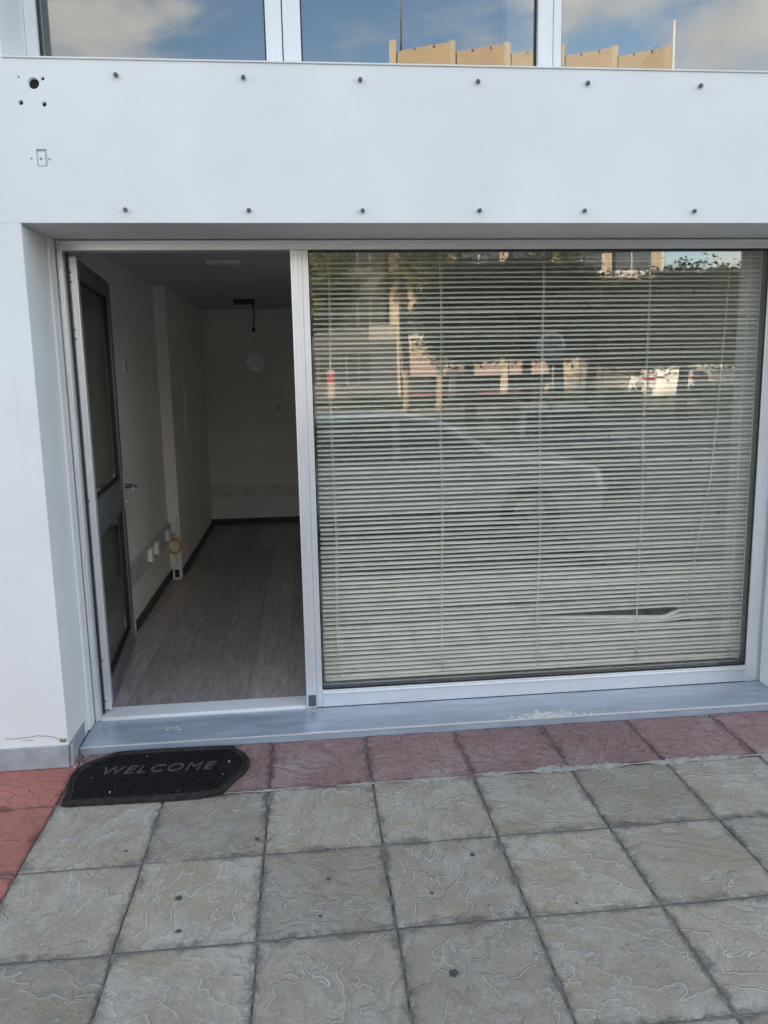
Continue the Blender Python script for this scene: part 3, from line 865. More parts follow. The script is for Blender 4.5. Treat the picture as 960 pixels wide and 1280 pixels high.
tube(bm, [(DW-0.037, -0.008, 0.99), (DW-0.037, -0.056, 0.99), (DW-0.05, -0.066, 0.99), (DW-0.16, -0.068, 0.988)], [0.014, 0.013, 0.0135, 0.011], 10)
obj('handle', bm, M['steel'], door, smooth=False)
bm = bmesh.new(); tube(bm, [(DW-0.037, -0.008, 0.905), (DW-0.037, -0.02, 0.905)], 0.011, 12); obj('lock_cylinder', bm, M['steel'], door)
bm = bmesh.new(); box(bm, DW-0.03, DW-0.015, -0.012, 0.0005, 0.10, 0.24, bev=0.002); obj('flush_bolt', bm, M['steel'], door)

# ------------------------------------------------------------------ venetian blind
SLY, PITCHZ, TILT = 0.445, 0.0219, R(24)
blind = thing('venetian_blind', 'cream venetian blind with thin tilted slats behind the big shop window', 'blind', (0, 0, 0))
BX0, BX1 = 0.758, 2.905
def slat_mesh(seed, sag=0.0, bend=None):
    rr = random.Random(seed)
    nx = 70; prof = []
    W2 = 0.0125
    for k in range(5):
        t = -1+2*k/4
        prof.append((W2*t, 0.0022*(1-t*t)))
    verts = []; faces = []
    ph = [rr.uniform(0, 6.28) for _ in range(3)]
    for i in range(nx+1):
        x = BX0+(BX1-BX0)*i/nx
        dz = 0.0011*math.sin(x*2.9+ph[0]) + 0.0007*math.sin(x*7+ph[1])
        tl = TILT + 0.035*math.sin(x*1.7+ph[2])
        if bend: dz += bend(x)[0]; tl += bend(x)[1]
        for yy, zz in prof:                 # room edge high, window edge low, crown outwards and up
            verts.append((x, yy*math.cos(tl)-zz*math.sin(tl), dz+yy*math.sin(tl)+zz*math.cos(tl)))
    for i in range(nx):
        for k in range(4):
            a = i*5+k
            faces.append((a, a+5, a+6, a+1))
    nv = len(verts)
    th = 0.0003
    verts += [(x, y+th*0.5, z-th) for x, y, z in verts]
    faces += [tuple(nv+i for i in reversed(f)) for f in faces]
    for i in range(nx):
        a = i*5; faces.append((a+5, a, nv+a, nv+a+5)); b = a+4; faces.append((b, b+5, nv+b+5, nv+b))
    me = bpy.data.meshes.new('slat'); me.from_pydata(verts, [], faces); me.update()
    for p in me.polygons: p.use_smooth = True
    me.materials.append(M['slat'])
    return me
smesh = [slat_mesh(i) for i in range(14)]
def bump_fn(amp, c, a, b, tl=0.0):
    def f(x):
        if x < c: t = max(0, 1-(c-x)/a)
        else: t = max(0, 1-(x-c)/b)
        t = t*t*(3-2*t) if x > c else t**1.3
        return (-amp*t, tl*t)
    return f
z = 0.150; k = 0
while z < 2.125:
    me = None
    if 0.333 < z < 0.355: me = slat_mesh(49, bend=bump_fn(0.006, 2.42, .6, .18))
    elif 0.355 <= z < 0.377: me = slat_mesh(50, bend=bump_fn(0.017, 2.43, .62, .14, .15))
    elif 0.377 <= z < 0.399: me = slat_mesh(51, bend=bump_fn(0.033, 2.45, .66, .09, .3))
    elif 0.399 <= z < 0.421: me = slat_mesh(52, bend=bump_fn(-0.003, 2.45, .6, .10, -.12))
    o = bpy.data.objects.new('slat', me or random.choice(smesh)); link(o, blind)
    o.location = (random.uniform(-.002, .002), SLY + random.uniform(-.0008, .0008), z + random.uniform(-.0006, .0006))
    o.rotation_euler = (random.gauss(0, .055), random.gauss(0, .0005), 0)
    z += PITCHZ
bx('bottom_rail', M['slat'], blind, BX0, BX1, SLY-0.012, SLY+0.012, 0.126, 0.139, bev=0.003)
bx('head_rail', M['slat'], blind, BX0, BX1, SLY-0.014, SLY+0.016, 2.132, 2.158, bev=0.002)
for x in (0.826, 1.331, 1.806, 2.312, 2.798):
    bm = bmesh.new()
    y = SLY-0.0135
    pts = [(x+random.uniform(-.002, .002)+0.004*math.sin(k*.9), y, 2.107-k*0.1402) for k in range(15)]
    tube(bm, pts, 0.0016, 5)
    tube(bm, [(p[0]+.007, y+.0004, p[2]) for p in pts], 0.0011, 5)
    obj('cord', bm, M['cord'], blind)
bm = bmesh.new(); tube(bm, [(2.70, SLY-0.022, 2.09), (2.675, SLY-0.022, 1.4), (2.655, SLY-0.022, 1.05), (2.555, SLY-0.022, 0.40)], 0.0024, 6)
obj('wand', bm, M['wand'], blind)

# ------------------------------------------------------------------ things on the ground by the door
matt = thing('door_mat', 'black rubber door mat with raised WELCOME lettering, lying before the open door', 'door mat', (0.06, -0.125, 0.0025), R(-1.5))
def mat_outline(s):
    w_, h_ = 0.285*s if s < 1 else 0.285, 0.205
    k = 1-s
    top = 0.20-0.035*k*3; e = 0.035*k*3
    pts = []
    pts += [(-0.235+e, -top), (0.275-e, -top)]
    pts += [(0.315-e, -0.10), (0.36-e, -0.02), (0.372-e, 0.05), (0.345-e, 0.12), (0.30-e, 0.165), (0.292-e, top)]
    pts += [(-0.205+e, top), (-0.25+e, 0.155), (-0.31+e, 0.11), (-0.345+e, 0.03), (-0.335+e, -0.06), (-0.318+e, -0.11), (-0.315+e, -0.19), (-0.30+e, -top)]
    for _ in range(2):
        pts = [q for a, b in zip(pts, pts[1:]+pts[:1]) for q in ((a[0]*.8+b[0]*.2, a[1]*.8+b[1]*.2), (a[0]*.2+b[0]*.8, a[1]*.2+b[1]*.8))]
    return pts
bm = bmesh.new(); prism(bm, mat_outline(1.0), 0.0, 0.010, 0.003); obj('base', bm, M['mat_rim'], matt)
bm = bmesh.new(); prism(bm, mat_outline(0.75), 0.0102, 0.0118, 0.0008); obj('ribbed_field', bm, M['rubber'], matt)
bm = bmesh.new()
for s, r in ((0.95, 0.0055), (0.86, 0.003), (0.77, 0.0045)):
    p = mat_outline(s); tube(bm, [(x, y, 0.0115) for x, y in p+p[:1]], r, 6, cap=False)
obj('rim', bm, M['mat_rim'], matt)
bm = bmesh.new()
for k in range(26):
    y = -0.15+k*0.0115
    if -0.03 < y < 0.075: continue
    tube(bm, [(-0.24, y, 0.012), (0.26, y, 0.012)], 0.0022, 4)
for k in range(34):
    x = -0.25+k*0.0155
    box(bm, x, x+.003, -0.028, 0.073, 0.0119, 0.0128)
obj('ribs', bm, M['rubber'], matt)
bm = bmesh.new()
p = mat_outline(0.905)
for (xa, ya), (xb, yb) in zip(p, p[1:]+p[:1]):
    L_ = math.hypot(xb-xa, yb-ya); n_ = max(1, int(L_/.016))
    for q in range(n_):
        blob(bm, xa+(xb-xa)*q/n_, ya+(yb-ya)*q/n_, .0112, .0055, .004, 6)
obj('border_studs', bm, M['mat_rim'], matt)
fc = bpy.data.curves.new('welcome', 'FONT'); fc.body = 'WELCOME'; fc.size = 0.082; fc.extrude = 0.0022; fc.shear = 0.25
fc.align_x = 'CENTER'; fc.align_y = 'CENTER'; fc.space_character = 1.22; fc.bevel_depth = 0.0006
fo = bpy.data.objects.new('welcome', fc); COL.objects.link(fo)
dg = bpy.context.evaluated_depsgraph_get()
lm = bpy.data.meshes.new_from_object(fo.evaluated_get(dg)); bpy.data.objects.remove(fo)
lm.materials.clear(); lm.materials.append(M['mat_letter'])
lo = bpy.data.objects.new('lettering', lm); link(lo, matt); lo.location = (-0.005, 0.028, 0.0145)
bm = bmesh.new()
for k in range(11):
    x, y = random.uniform(-.27, .29), random.uniform(-.16, .17)
    a = random.uniform(0, 6.28); l = random.uniform(.003, .011); wd = l*.3
    q = [(-l, 0), (0, wd), (l, 0), (0, -wd)]
    vs = [bm.verts.new((x+p*math.cos(a)-r_*math.sin(a), y+p*math.sin(a)+r_*math.cos(a), 0.0145+random.uniform(0, .003))) for p, r_ in q]
    bm.faces.new(vs)
bmesh.ops.transform(bm, matrix=Matrix.Translation((0.06, -0.125, 0.0025)), verts=bm.verts[:])
o = obj('leaf_litter', bm, M['leaf_bit']); tag(o, 'pale dry leaf bits scattered on the black door mat', 'litter', kind='stuff')
bm = bmesh.new()
def crumbs(n, x0, x1, y0, y1, z, s0, s1):
    for k in range(n):
        s = random.uniform(s0, s1)*random.random()**.5
        c = Vector((random.uniform(x0, x1) , random.uniform(y0, y1), z))
        bmesh.ops.create_icosphere(bm, subdivisions=1, radius=s, matrix=Matrix.Translation(c) @ Matrix.Diagonal((random.uniform(.8, 1.8), random.uniform(.7, 1.4), .45, 1)))
for k in range(260):
    q = random.gauss(0, 1); x = 1.76+0.085*q; y = 0.128+random.gauss(0, .012)*(1.4-abs(q)*.3)
    crumbs(1, x, x, max(.106, y), max(.106, y), 0.0328, .002, .0085)
for k in range(9):
    blob(bm, 1.76+random.uniform(-.11, .11), 0.128+random.uniform(-.01, .012), 0.0325, random.uniform(.012, .022), .003, 11)
crumbs(30, 1.5, 2.05, 0.106, 0.15, 0.0335, .001, .004)
crumbs(45, 1.66, 1.84, 0.11, 0.175, 0.0335, .002, .006)
crumbs(26, -0.27, 0.2, 0.25, 0.33, 0.0335, .0015, .004)
crumbs(26, 0.04, 0.10, 0.21, 0.245, 0.0335, .002, .005)
crumbs(16, 2.76, 2.9, 0.20, 0.33, 0.0335, .002, .006)
crumbs(16, 0.68, 0.74, 0.30, 0.345, 0.0335, .002, .006)
crumbs(20, -0.33, -0.27, -0.01, 0.09, 0.003, .002, .006)
o = obj('plaster_crumbs', bm, M['crumb']); tag(o, 'pale plaster crumbs lying along the grey sill', 'debris', kind='stuff')
bm = bmesh.new(); blob(bm, 0, 0, 0, 0.03, 0.0006, 14)
for v in bm.verts: v.co.x *= 1.4; v.co.y *= .55
o = obj('stain', bm, M['cement'], sill); o.location = (0.07, 0.228, 0.0324)

# ------------------------------------------------------------------ across the street (seen in the glass)
def leaves(n_clump, per, rx, ry, rz, size, seed, face=0.0, centre=(0, 0, 0), shell=0.55, clump_r=0.42):
    g = np.random.default_rng(seed)
    d = g.normal(size=(n_clump, 3)); d /= np.linalg.norm(d, axis=1)[:, None]
    rad = shell + (1-shell)*g.random(n_clump)**0.6
    c = d*rad[:, None]*np.array([rx, ry, rz])*g.uniform(.82, 1.12, (n_clump, 1))
    c[:, 2] = np.where(c[:, 2] < -rz*0.7, -rz*0.7 + 0.1*g.random(n_clump), c[:, 2])
    cr_ = clump_r*g.uniform(.6, 1.3, n_clump)
    p = np.repeat(c, per, 0) + g.normal(size=(n_clump*per, 3))*np.repeat(cr_, per)[:, None]*np.array([.62, .62, .45])
    N = len(p)
    nr = p/np.array([rx, ry, rz]); nr[:, 2] += 0.5; nr /= np.linalg.norm(nr, axis=1)[:, None] + 1e-6
    nr = nr*face + g.normal(size=(N, 3))*(1.0-face)*0.6
    a = np.cross(nr, g.normal(size=(N, 3))); a /= np.linalg.norm(a, axis=1)[:, None]
    b = np.cross(a, nr); b /= np.linalg.norm(b, axis=1)[:, None]
    s = size*g.uniform(.6, 1.4, N)[:, None]
    v = np.stack([p-a*s, p+b*s*.42, p+a*s, p-b*s*.42], 1).reshape(-1, 3) + np.array(centre)
    f = np.arange(N*4).reshape(-1, 4)
    return v, f, c + np.array(centre)
def mesh_np(name, v, f, mat, parent=None):
    me = bpy.data.meshes.new(name)
    me.vertices.add(len(v)); me.vertices.foreach_set('co', v.astype(np.float32).ravel())
    me.loops.add(f.size); me.loops.foreach_set('vertex_index', f.astype(np.int32).ravel())
    me.polygons.add(len(f)); me.polygons.foreach_set('loop_start', np.arange(0, f.size, f.shape[1], dtype=np.int32))
    me.update(calc_edges=True); me.materials.append(mat)
    return link(bpy.data.objects.new(name, me), parent)

def tree(name, label, x, y, tz, rx, ry, zc, rz, mat, seed, nclump=110, per=75, size=0.095, tr=0.16, group=None, cr=0.42, face=0.35, tx=0.0):
    t = thing(name, label, 'tree', (x, y, 0), 0, group)
    v, f, c = leaves(nclump, per, rx, ry, rz, size, seed, face=face, centre=(0, 0, zc), clump_r=cr)
    rr = random.Random(seed)
    bm = bmesh.new()
    lean = rr.uniform(-.12, .12)
    tube(bm, [(tx, 0, -0.05), (tx+lean*.4, 0, tz*.5), (tx+lean, 0.03, tz)], [tr*1.25, tr, tr*.85], 9)
    for k in range(7):
        q = Vector(c[rr.randrange(len(c))])
        m_ = Vector((tx+lean, 0.03, tz)).lerp(q, .5) + Vector((0, 0, -0.15))
        tube(bm, [(tx+lean, 0.03, tz*.93), m_, q], [tr*.6, tr*.38, tr*.12], 6)
    obj('trunk', bm, M['bark'], t)
    mesh_np('crown', v, f, mat, t)
    return t
G_T = 'dark leafy street trees across the road'
DT_ = [(5.75, -19.2, 1.45, 1.75, 3.2, 1.45, 'leftmost dark round street tree across the road, beside the palms'),
       (7.6, -19.6, 1.9, 1.7, 3.35, 1.55, 'second dark street tree from the left, its crown touching its neighbours'),
       (8.35, -18.6, 1.6, 1.6, 3.15, 1.35, 'dark street tree with a thick upright trunk near the middle of the row'),
       (10.9, -19.3, 1.65, 1.6, 2.9, 1.42, 'low dark street tree before the tall tan block windows'),
       (12.6, -19.0, 1.8, 1.7, 3.05, 1.5, 'dark street tree shading the white van across the road'),
       (14.9, -18.8, 2.0, 1.8, 2.95, 1.6, 'rightmost dark street tree across the road under the wires')]
for i, (x, y, rx, ry, zc, rz, lab) in enumerate(DT_):
    tree('street_tree', lab, x, y, 2.1, rx, ry, zc, rz, M['leaf_dark'], 100+i, group=G_T, nclump=230, per=150, size=0.07, cr=0.40, tx=-1.4 if i == 3 else (-.25 if i == 4 else 0))
tree('leafy_tree', 'loose yellow-green sunlit tree at the left end across the road', 0.9, -25.0, 3.0, 1.9, 1.8, 5.0, 2.2, M['leaf_light'], 201, nclump=200, per=140, size=.07, tr=.14, face=.85)
tree('leafy_tree', 'tall pale tree standing far right beside the tan block', 19.5, -21.5, 3.2, 2.6, 2.2, 5.0, 2.3, M['leaf_dark'], 205, nclump=150, per=80, tr=.2)

def palm(label, x, y, h, seed, tr=0.15):
    rr = random.Random(seed)
    t = thing('palm_tree', label, 'palm', (x, y, 0), 0, 'sunlit palms across the road')
    bm = bmesh.new()
    n = 22
    tube(bm, [(0.03*math.sin(k*.3), 0, h*k/n) for k in range(n+1)], [tr*(1.25 if k == 0 else 1)*(1.08 if k % 2 else .94) for k in range(n+1)], 10)
    obj('trunk', bm, M['palm_bark'], t)
    V = []; F = []
    for k in range(64):
        az = rr.uniform(0, 2*PI); el = rr.uniform(-.7, 1.2); L = rr.uniform(1.3, 1.9)
        p = Vector((0, 0, h)); d = Vector((math.cos(az)*math.cos(el), math.sin(az)*math.cos(el), math.sin(el)))
        seg = 9
        for s_ in range(seg):
            q = p + d*(L/seg)
            side = d.cross(Vector((0, 0, 1)))
            if side.length < .05: side = Vector((1, 0, 0))
            side.normalize()
            ll = 0.34*math.sin(PI*(s_+1.2)/(seg+1.5))
            for sg in (-1, 1):
                for hh in (0, .5):
                    a = p.lerp(q, hh); tip = a + side*sg*ll + d*ll*.55 + Vector((0, 0, -ll*.45))
                    i0 = len(V); V += [tuple(a), tuple(a+d*.06), tuple(tip)]; F.append((i0, i0+1, i0+2))
            i0 = len(V); V += [tuple(p+side*.012), tuple(p-side*.012), tuple(q)]; F.append((i0, i0+1, i0+2))
            p = q; d = (d + Vector((0, 0, -0.16))).normalized()
    pyd('frond_crown', V, F, M['frond'], t)
palm('tall palm with a rough trunk beside the dark street trees', 4.8, -27.0, 5.65, 1)
palm('second palm leaning over the street trees, just right of the tall palm', 6.25, -27.6, 6.4, 2)
palm('lone palm before the tan block, its fronds above the middle trees', 11.1, -27.0, 6.9, 3)

# hedge, bushes
v, f, _ = leaves(420, 40, 5.2, 0.45, 0.30, 0.06, 301, centre=(12.2, -31.0, 0.3), shell=0.0, clump_r=.22)
o = mesh_np('hedge', v, f, M['leaf_hedge']); tag(o, 'low clipped hedge along the far pavement', 'hedge')
v, f, _ = leaves(160, 40, 3.0, 0.4, 0.25, 0.06, 302, centre=(4.6, -31.5, 0.25), shell=0.0, clump_r=.2)
o = mesh_np('hedge', v, f, M['leaf_hedge']); tag(o, 'short sparse hedge behind the yellow kerb blocks', 'hedge')
def bush(label, x, y, r, seed):
    t = thing('bush', label, 'bush', (x, y, 0), 0, 'rounded bushes by the tan wall')
    v, f, _ = leaves(60, 45, r*1.15, r, r*.55, 0.06, seed, centre=(0, 0, r*.5), clump_r=.2)
    mesh_np('foliage', v, f, M['leaf_hedge'], t)
    bm = bmesh.new(); tube(bm, [(0, 0, -.02), (0.02, 0, r*.5)], [.05, .03], 6); obj('stem', bm, M['bark'], t)
bush('domed bush in front of the sunlit tan wall', 14.2, -27.5, 0.75, 401)
bush('tall pale bush at the far right under the blue sign', 17.6, -26.5, 1.0, 402)

# yellow kerb blocks
def kblock(label, x0, x1):
    t = bx('kerb_block', M['kerb_yellow'], None, x0, x1, -22.75, -22.55, 0.0, 0.16, bev=0.02)
    tag(t, label, 'kerb block', 'yellow kerb blocks across the road')
kblock('longer yellow kerb block at the far left across the road', 1.35, 2.12)
kblock('shorter yellow kerb block right of the longer one', 2.4, 2.92)

def globe_lamp(label, x, y, zc, r, pr):
    t = thing('globe_lamp', label, 'lamp post', (x, y, -0.12 if y > -21 else 0.0), 0, 'globe lamps along the street')
    z0 = -0.12 if y > -21 else 0.0
    zc -= z0
    bm = bmesh.new(); tube(bm, [(0, 0, 0), (0, 0, .06), (0, 0, .09), (0, 0, zc-r*1.15)], [pr*2.4, pr*2.2, pr, pr*.85], 12); obj('pole', bm, M['pole'], t)
    bm = bmesh.new(); tube(bm, [(0, 0, zc-r*1.25), (0, 0, zc-r*1.02), (0, 0, zc-r*.78)], [r*.3, r*.42, r*.62], 14); obj('cup', bm, M['pole'], t)
    bm = bmesh.new(); bmesh.ops.create_uvsphere(bm, u_segments=28, v_segments=18, radius=r, matrix=Matrix.Translation((0, 0, zc)))
    obj('globe', bm, M['globe'], t, smooth=True)
    bm = bmesh.new(); bmesh.ops.create_uvsphere(bm, u_segments=12, v_segments=8, radius=r*.2, matrix=Matrix.Translation((0, 0, zc-r*.3)))
    tube(bm, [(0, 0, zc-r*.8), (0, 0, zc-r*.4)], r*.1, 8)
    obj('bulb', bm, M['white_plastic'], t, smooth=True)
globe_lamp('large clear globe lamp on a slim pole at the near roadside', 3.72, -5.4, 1.88, 0.172, 0.028)
globe_lamp('small globe lamp on a dark post beside the hedge', 14.45, -26.6, 0.985, 0.17, 0.05)

# opposite block
FYB = -37.0
bl = thing('tan_block', 'sunlit tan apartment block with vertical fins and sloped parapet panels', 'building', (5.67, FYB, 0))
bays = [0.0, 3.03, 5.86, 8.69, 11.5, 14.3]
bw = bays[-1]
bx('core', M['tan'], bl, 0.05, bw-0.05, -12, -0.42, 2.402, 16.8)
bx('ground_core', M['dark_shop'], bl, 0.05, 8.6, -12, -2.62, 0, 2.4)
bx('ground_core', M['tan'], bl, 8.605, bw-0.05, -12, -0.42, 0, 2.4)
FLO = [3.3, 6.5, 9.7, 12.9]
for i in range(5):
    a, b = bays[i]+0.16, bays[i+1]-0.16
    prevz = 2.4
    for zz in FLO:
        bx('spandrel', M['tan'], bl, a, b, -0.40, -0.05, prevz, zz)
        prevz = zz+1.5
        wt = bx('window', M['win_frame'], bl, a+0.02, b-0.02, -0.33, -0.27, zz+0.002, zz+1.498)
        mid = (a+b)/2
        for p0, p1 in ((a+.09, mid-.04), (mid+.04, b-.09)):
            bx('pane', M['bldg_glass'], wt, p0, p1, -0.266, -0.262, zz+.38, zz+1.42)
            bx('low_panel', M['win_frame'], wt, p0, p1, -0.268, -0.258, zz+.05, zz+.31)
    # top panel with a sloping upper edge
    bm = bmesh.new()
    vs = [bm.verts.new(q) for q in ((a, -.40, prevz), (b, -.40, prevz), (b, -.40, 17.92), (a, -.40, 17.47), (a, -.05, prevz), (b, -.05, prevz), (b, -.05, 17.92), (a, -.05, 17.47))]
    for q in ((0, 1, 2, 3), (7, 6, 5, 4), (0, 4, 5, 1), (1, 5, 6, 2), (2, 6, 7, 3), (3, 7, 4, 0)): bm.faces.new([vs[k] for k in q])
    obj('parapet_panel', bm, M['tan'], bl)
    for fx in (.35, .72):
        xx = a+(b-a)*fx
        bx('coping_notch', M['dark_shop'], bl, xx-.04, xx+.04, -0.06, -0.046, 17.36+fx*.4, 17.46+fx*.43)
    # ground floor: arcade on the left, tan shutters on the right
    if i < 3:
        bx('shopfront', M['dark_shop'], bl, a, b, -2.6, -2.5, 0, 2.4)
        bx('fascia_band', M['pink'], bl, a, b, -0.42, -0.06, 1.45, 2.398)
        bx('low_rail', M['red'], bl, a, b, -0.30, -0.25, 0.46, 0.54)
    else:
        m2 = a+(b-a)*.52
        bx('shutter', M['tan_light'], bl, a, m2-.05, -0.40, -0.15, 0, 2.398)
        bx('shutter', M['tan_light'], bl, m2+.05, b, -0.40, -0.17, 0, 2.398)
for x in bays:
    bm = bmesh.new()
    box(bm, x-0.15, x+0.15, -0.45, 0.02, 0, 17.98)
    obj('fin', bm, M['tan_light'], bl)
t = thing('roof_mast', 'thin bare mast on the left roof end of the tan block', 'mast', (6.1, -37.3, 17.0))
bm = bmesh.new(); tube(bm, [(0, 0, 0), (0, 0, 6.5)], [.05, .03], 6); box(bm, -.12, .12, -.02, .02, 5.4, 5.44); obj('rod', bm, M['pole'], t)
t = thing('roof_pole', 'pale pole at the right roof corner of the tan block', 'pole', (20.05, -36.5, 0))
bm = bmesh.new(); tube(bm, [(0, 0, 0), (0, 0, 19.0)], [.07, .07], 8); obj('pipe', bm, M['win_frame'], t)
# grey wing
wg = thing('grey_block', 'lower grey building with banded windows left of the tan block', 'building', (-9, -40, 0))
bx('core', M['grey_wall'], wg, 0, 14.5, -12, -0.3, 0, 10.5)
for zz in (0.9, 4.1, 7.3):
    bx('spandrel', M['grey_wall'], wg, 0, 14.5, -0.3, 0.0, zz-.9, zz)
    for k in range(6):
        a = .1+k*2.4
        wt = bx('window', M['grey_frame'], wg, a, a+2.2, -0.22, -0.16, zz+.002, zz+1.9)
        for j in range(3): bx('pane', M['dark_shop'], wt, a+.08+j*.72, a+.72+j*.72, -0.156, -0.152, zz+.08, zz+1.8)
    bx('band', M['grey_wall'], wg, 0, 14.5, -0.3, -0.02, zz+1.902, zz+2.299)
t = thing('annex_wall', 'small whitewashed wall end beside the palms', 'wall', (4.5, -33, 0))
bx('panel', M['kerb'], t, -0.6, 0.7, -.2, 0, 3.2, 3.9); bx('base', M['grey_wall'], t, -0.6, 0.7, -.2, 0, 0, 3.2)

# signs
def sign(label, x, y, z0, z1, wd, c1, c2, kind='panel'):
    t = thing('sign', label, 'sign', (x, y, 0))
    bm = bmesh.new(); tube(bm, [(0, 0, 0), (0, 0, z1)], .03, 8); obj('post', bm, M['pole'], t)
    bx('panel', c1, t, -wd/2, wd/2, .035, .06, z0, z1, bev=.005)
    bx('stripe', c2, t, -wd*.42, wd*.42, .0605, .064, z0+(z1-z0)*.55, z0+(z1-z0)*.85)
sign('narrow pink and red upright sign at the far left', 1.65, -24.0, 0.75, 1.75, .28, M['pink'], M['red'])
sign('pale blue sign board with red band at the far right', 20.2, -32.5, .5, 1.45, 1.1, M['blue_sign'], M['red'])

# vehicles: side profile swept across the width, tucked in above the waist
def vehicle(name, label, cat, loc, rz, prof, belt, halfw, tuck, mat, wins, wheels, wr, lights, extra=None):
    t = thing(name, label, cat, loc, rz)
    bm = bmesh.new()
    ys = [(-1, .0), (-.93, .035), (-.4, .05), (.4, .05), (.93, .035), (1, .0)]
    rows = []
    for s, _ in ys:
        row = []
        for (x, z) in prof:
            k = max(0, z-belt)
            hw = halfw - k*tuck
            inset = 1-.05*(abs(s) == 1)
            cxp = sum(p[0] for p in prof)/len(prof); czp = .75
            row.append(bm.verts.new(((x-cxp)*inset+cxp, s*hw, (z-czp)*inset+czp)))
        rows.append(row)
    n = len(prof)
    for a, b in zip(rows, rows[1:]):
        for i in range(n):
            fce = bm.faces.new((a[i], a[(i+1) % n], b[(i+1) % n], b[i])); fce.smooth = True
    bm.faces.new(rows[0]); bm.faces.new(list(reversed(rows[-1])))
    obj('body', bm, mat, t)
    def side_pane(poly, s):
        bm = bmesh.new()
        o1 = [bm.verts.new((x, s*(halfw-max(0, z-belt)*tuck+.006), z)) for x, z in poly]
        o2 = [bm.verts.new((x, s*(halfw-max(0, z-belt)*tuck-.02), z)) for x, z in poly]
        bm.faces.new(o1); bm.faces.new(list(reversed(o2)))
        for i in range(len(poly)): bm.faces.new((o1[i], o2[i], o2[(i+1) % len(poly)], o1[(i+1) % len(poly)]))
        obj('side_window', bm, M['car_glass'], t)
    for poly in wins['side']:
        for s in (-1, 1): side_pane(poly, s)
    for (x0, z0, x1, z1) in wins['ends']:
        d = Vector((x1-x0, 0, z1-z0)); nrm = Vector((-d.z, 0, d.x)).normalized()
        if (nrm.z < 0): nrm = -nrm
        bm = bmesh.new(); vs = []
        for off in (.008, -.02):
            for (x, z) in ((x0, z0), (x1, z1)):
                for s in (-1, 1):
                    hw = (halfw-max(0, z-belt)*tuck)*.86
                    vs.append(bm.verts.new((x+nrm.x*off, s*hw, z+nrm.z*off)))
        for q in ((0, 1, 3, 2), (4, 6, 7, 5), (0, 4, 5, 1), (2, 3, 7, 6), (0, 2, 6, 4), (1, 5, 7, 3)): bm.faces.new([vs[k] for k in q])
        obj('windscreen', bm, M['car_glass'], t)
    for x in wheels:
        for s in (-1, 1):
            bm = bmesh.new(); yo = s*(halfw-.09)
            tube(bm, [(x, yo-.1, wr), (x, yo-.09, wr), (x, yo+.09, wr), (x, yo+.1, wr)], [wr*.85, wr, wr, wr*.85], 20)
            wh = obj('wheel', bm, M['tyre'], t)
            bm = bmesh.new(); tube(bm, [(x, yo+s*.095, wr), (x, yo+s*.108, wr)], [wr*.62, wr*.5], 14); obj('rim', bm, M['steel'], wh)
    for (x, z, m_, nm_) in lights:
        for s in (-1, 1):
            bx(nm_, m_, t, x-.03, x+.03, s*halfw*.74-.14, s*halfw*.74+.14, z-.06, z+.06, bev=.015)
    for (nm_, m_, b) in (extra or []): bx(nm_, m_, t, *b, bev=.01)
    return t
CP = [(-1.95, .30), (-2.0, .55), (-1.93, .80), (-1.0, .93), (-.35, 1.33), (.1, 1.42), (1.0, 1.40), (1.62, 1.08), (1.9, .98), (1.98, .6), (1.93, .30), (1.6, .22), (-1.6, .22)]
CPW = {'side': [[(-.80, .96), (-.30, 1.30), (.08, 1.35), (.08, .95)], [(.16, .95), (.16, 1.35), (.95, 1.33), (1.35, 1.06), (1.3, .97)]],
       'ends': [(-.98, .945, -.38, 1.30), (1.07, 1.37, 1.58, 1.11)]}
CPS = [(x, z*.87) for x, z in CP]
CPWS = {'side': [[(x, z*.87) for x, z in p] for p in CPW['side']], 'ends': [(a, b*.87, c, d*.87) for a, b, c, d in CPW['ends']]}
CPL = [(x, z*.93) for x, z in CP]
CPWL = {'side': [[(x, z*.93) for x, z in p] for p in CPW['side']], 'ends': [(a, b*.93, c, d*.93) for a, b, c, d in CPW['ends']]}
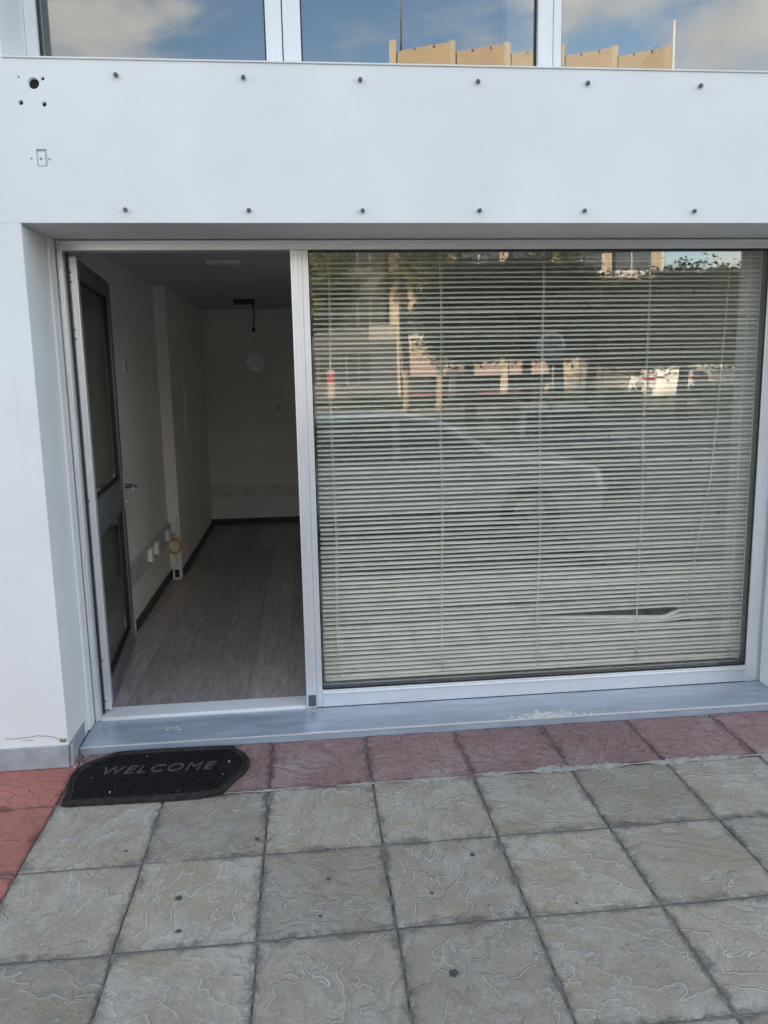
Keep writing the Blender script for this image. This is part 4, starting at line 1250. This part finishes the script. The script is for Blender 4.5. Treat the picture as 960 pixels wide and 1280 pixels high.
vehicle('parked_car', 'pale silver car parked alongside the pavement, nose to the right', 'car', (1.7, -4.32, -0.125), PI, CPL, .84, .84, .30, M['car_pale'], CPWL, (-1.2, 1.25), .30,
        [(-1.93, .63, M['globe'], 'headlight'), (1.9, .74, M['red'], 'tail_light')], [('bumper', M['black'], (-2.03, -1.9, -.72, .72, .28, .40))])
vehicle('parked_car', 'dark grey hatchback parked nose towards the shops under the trees', 'car', (4.45, -7.6, -0.125), R(-87), CPS, .78, .76, .62, M['car'], CPWS, (-1.2, 1.25), .30,
        [(-1.93, .58, M['globe'], 'headlight'), (1.9, .69, M['red'], 'tail_light')], [('bumper', M['black'], (-2.03, -1.9, -.72, .72, .27, .37))])
VP = [(-2.4, .32), (-2.45, .7), (-2.3, 1.05), (-1.75, 1.25), (-1.15, 1.95), (-.8, 2.1), (2.2, 2.1), (2.4, 2.0), (2.45, .7), (2.4, .32), (2.0, .25), (-2.0, .25)]
VPW = {'side': [[(-1.6, 1.25), (-1.08, 1.85), (-.45, 1.9), (-.45, 1.22)]], 'ends': [(-1.72, 1.28, -1.2, 1.90)]}
vehicle('parked_van', 'white van with a red side stripe parked beyond the street trees', 'van', (18.65, -33.6, 0.0), R(98), VP, 1.2, .9, .12, M['van'], VPW, (-1.5, 1.5), .34,
        [(-2.38, .85, M['globe'], 'headlight'), (2.43, 1.2, M['red'], 'tail_light')],
        [('side_stripe', M['red'], (.2, 2.1, .80, .905, 1.05, 1.2)), ('bumper', M['black'], (-2.5, -2.35, -.8, .8, .3, .5))])

# overhead wires
t = thing('utility_pole', 'tall dark utility pole beyond the right end of the street trees', 'utility pole', (25.0, -24.0, 0))
bm = bmesh.new(); tube(bm, [(0, 0, 0), (0, 0, 8.2)], [.14, .10], 10); box(bm, -.06, .06, -.7, .7, 7.6, 7.72); obj('shaft', bm, M['bark'], t)
for k, (dy, dz, lab) in enumerate([(-.6, 0, 'upper black overhead wire running across the street trees'), (.6, -.9, 'lower black overhead wire running across the street trees')]):
    bm = bmesh.new()
    tube(bm, [(25-60*s, -24+dy, 7.7+dz-1.6*4*s*(1-s)*(1 if s < 1 else 0)) for s in [q/16 for q in range(17)]], .02, 5)
    tag(obj('overhead_wire', bm, M['black']), lab, 'wire', 'overhead wires')
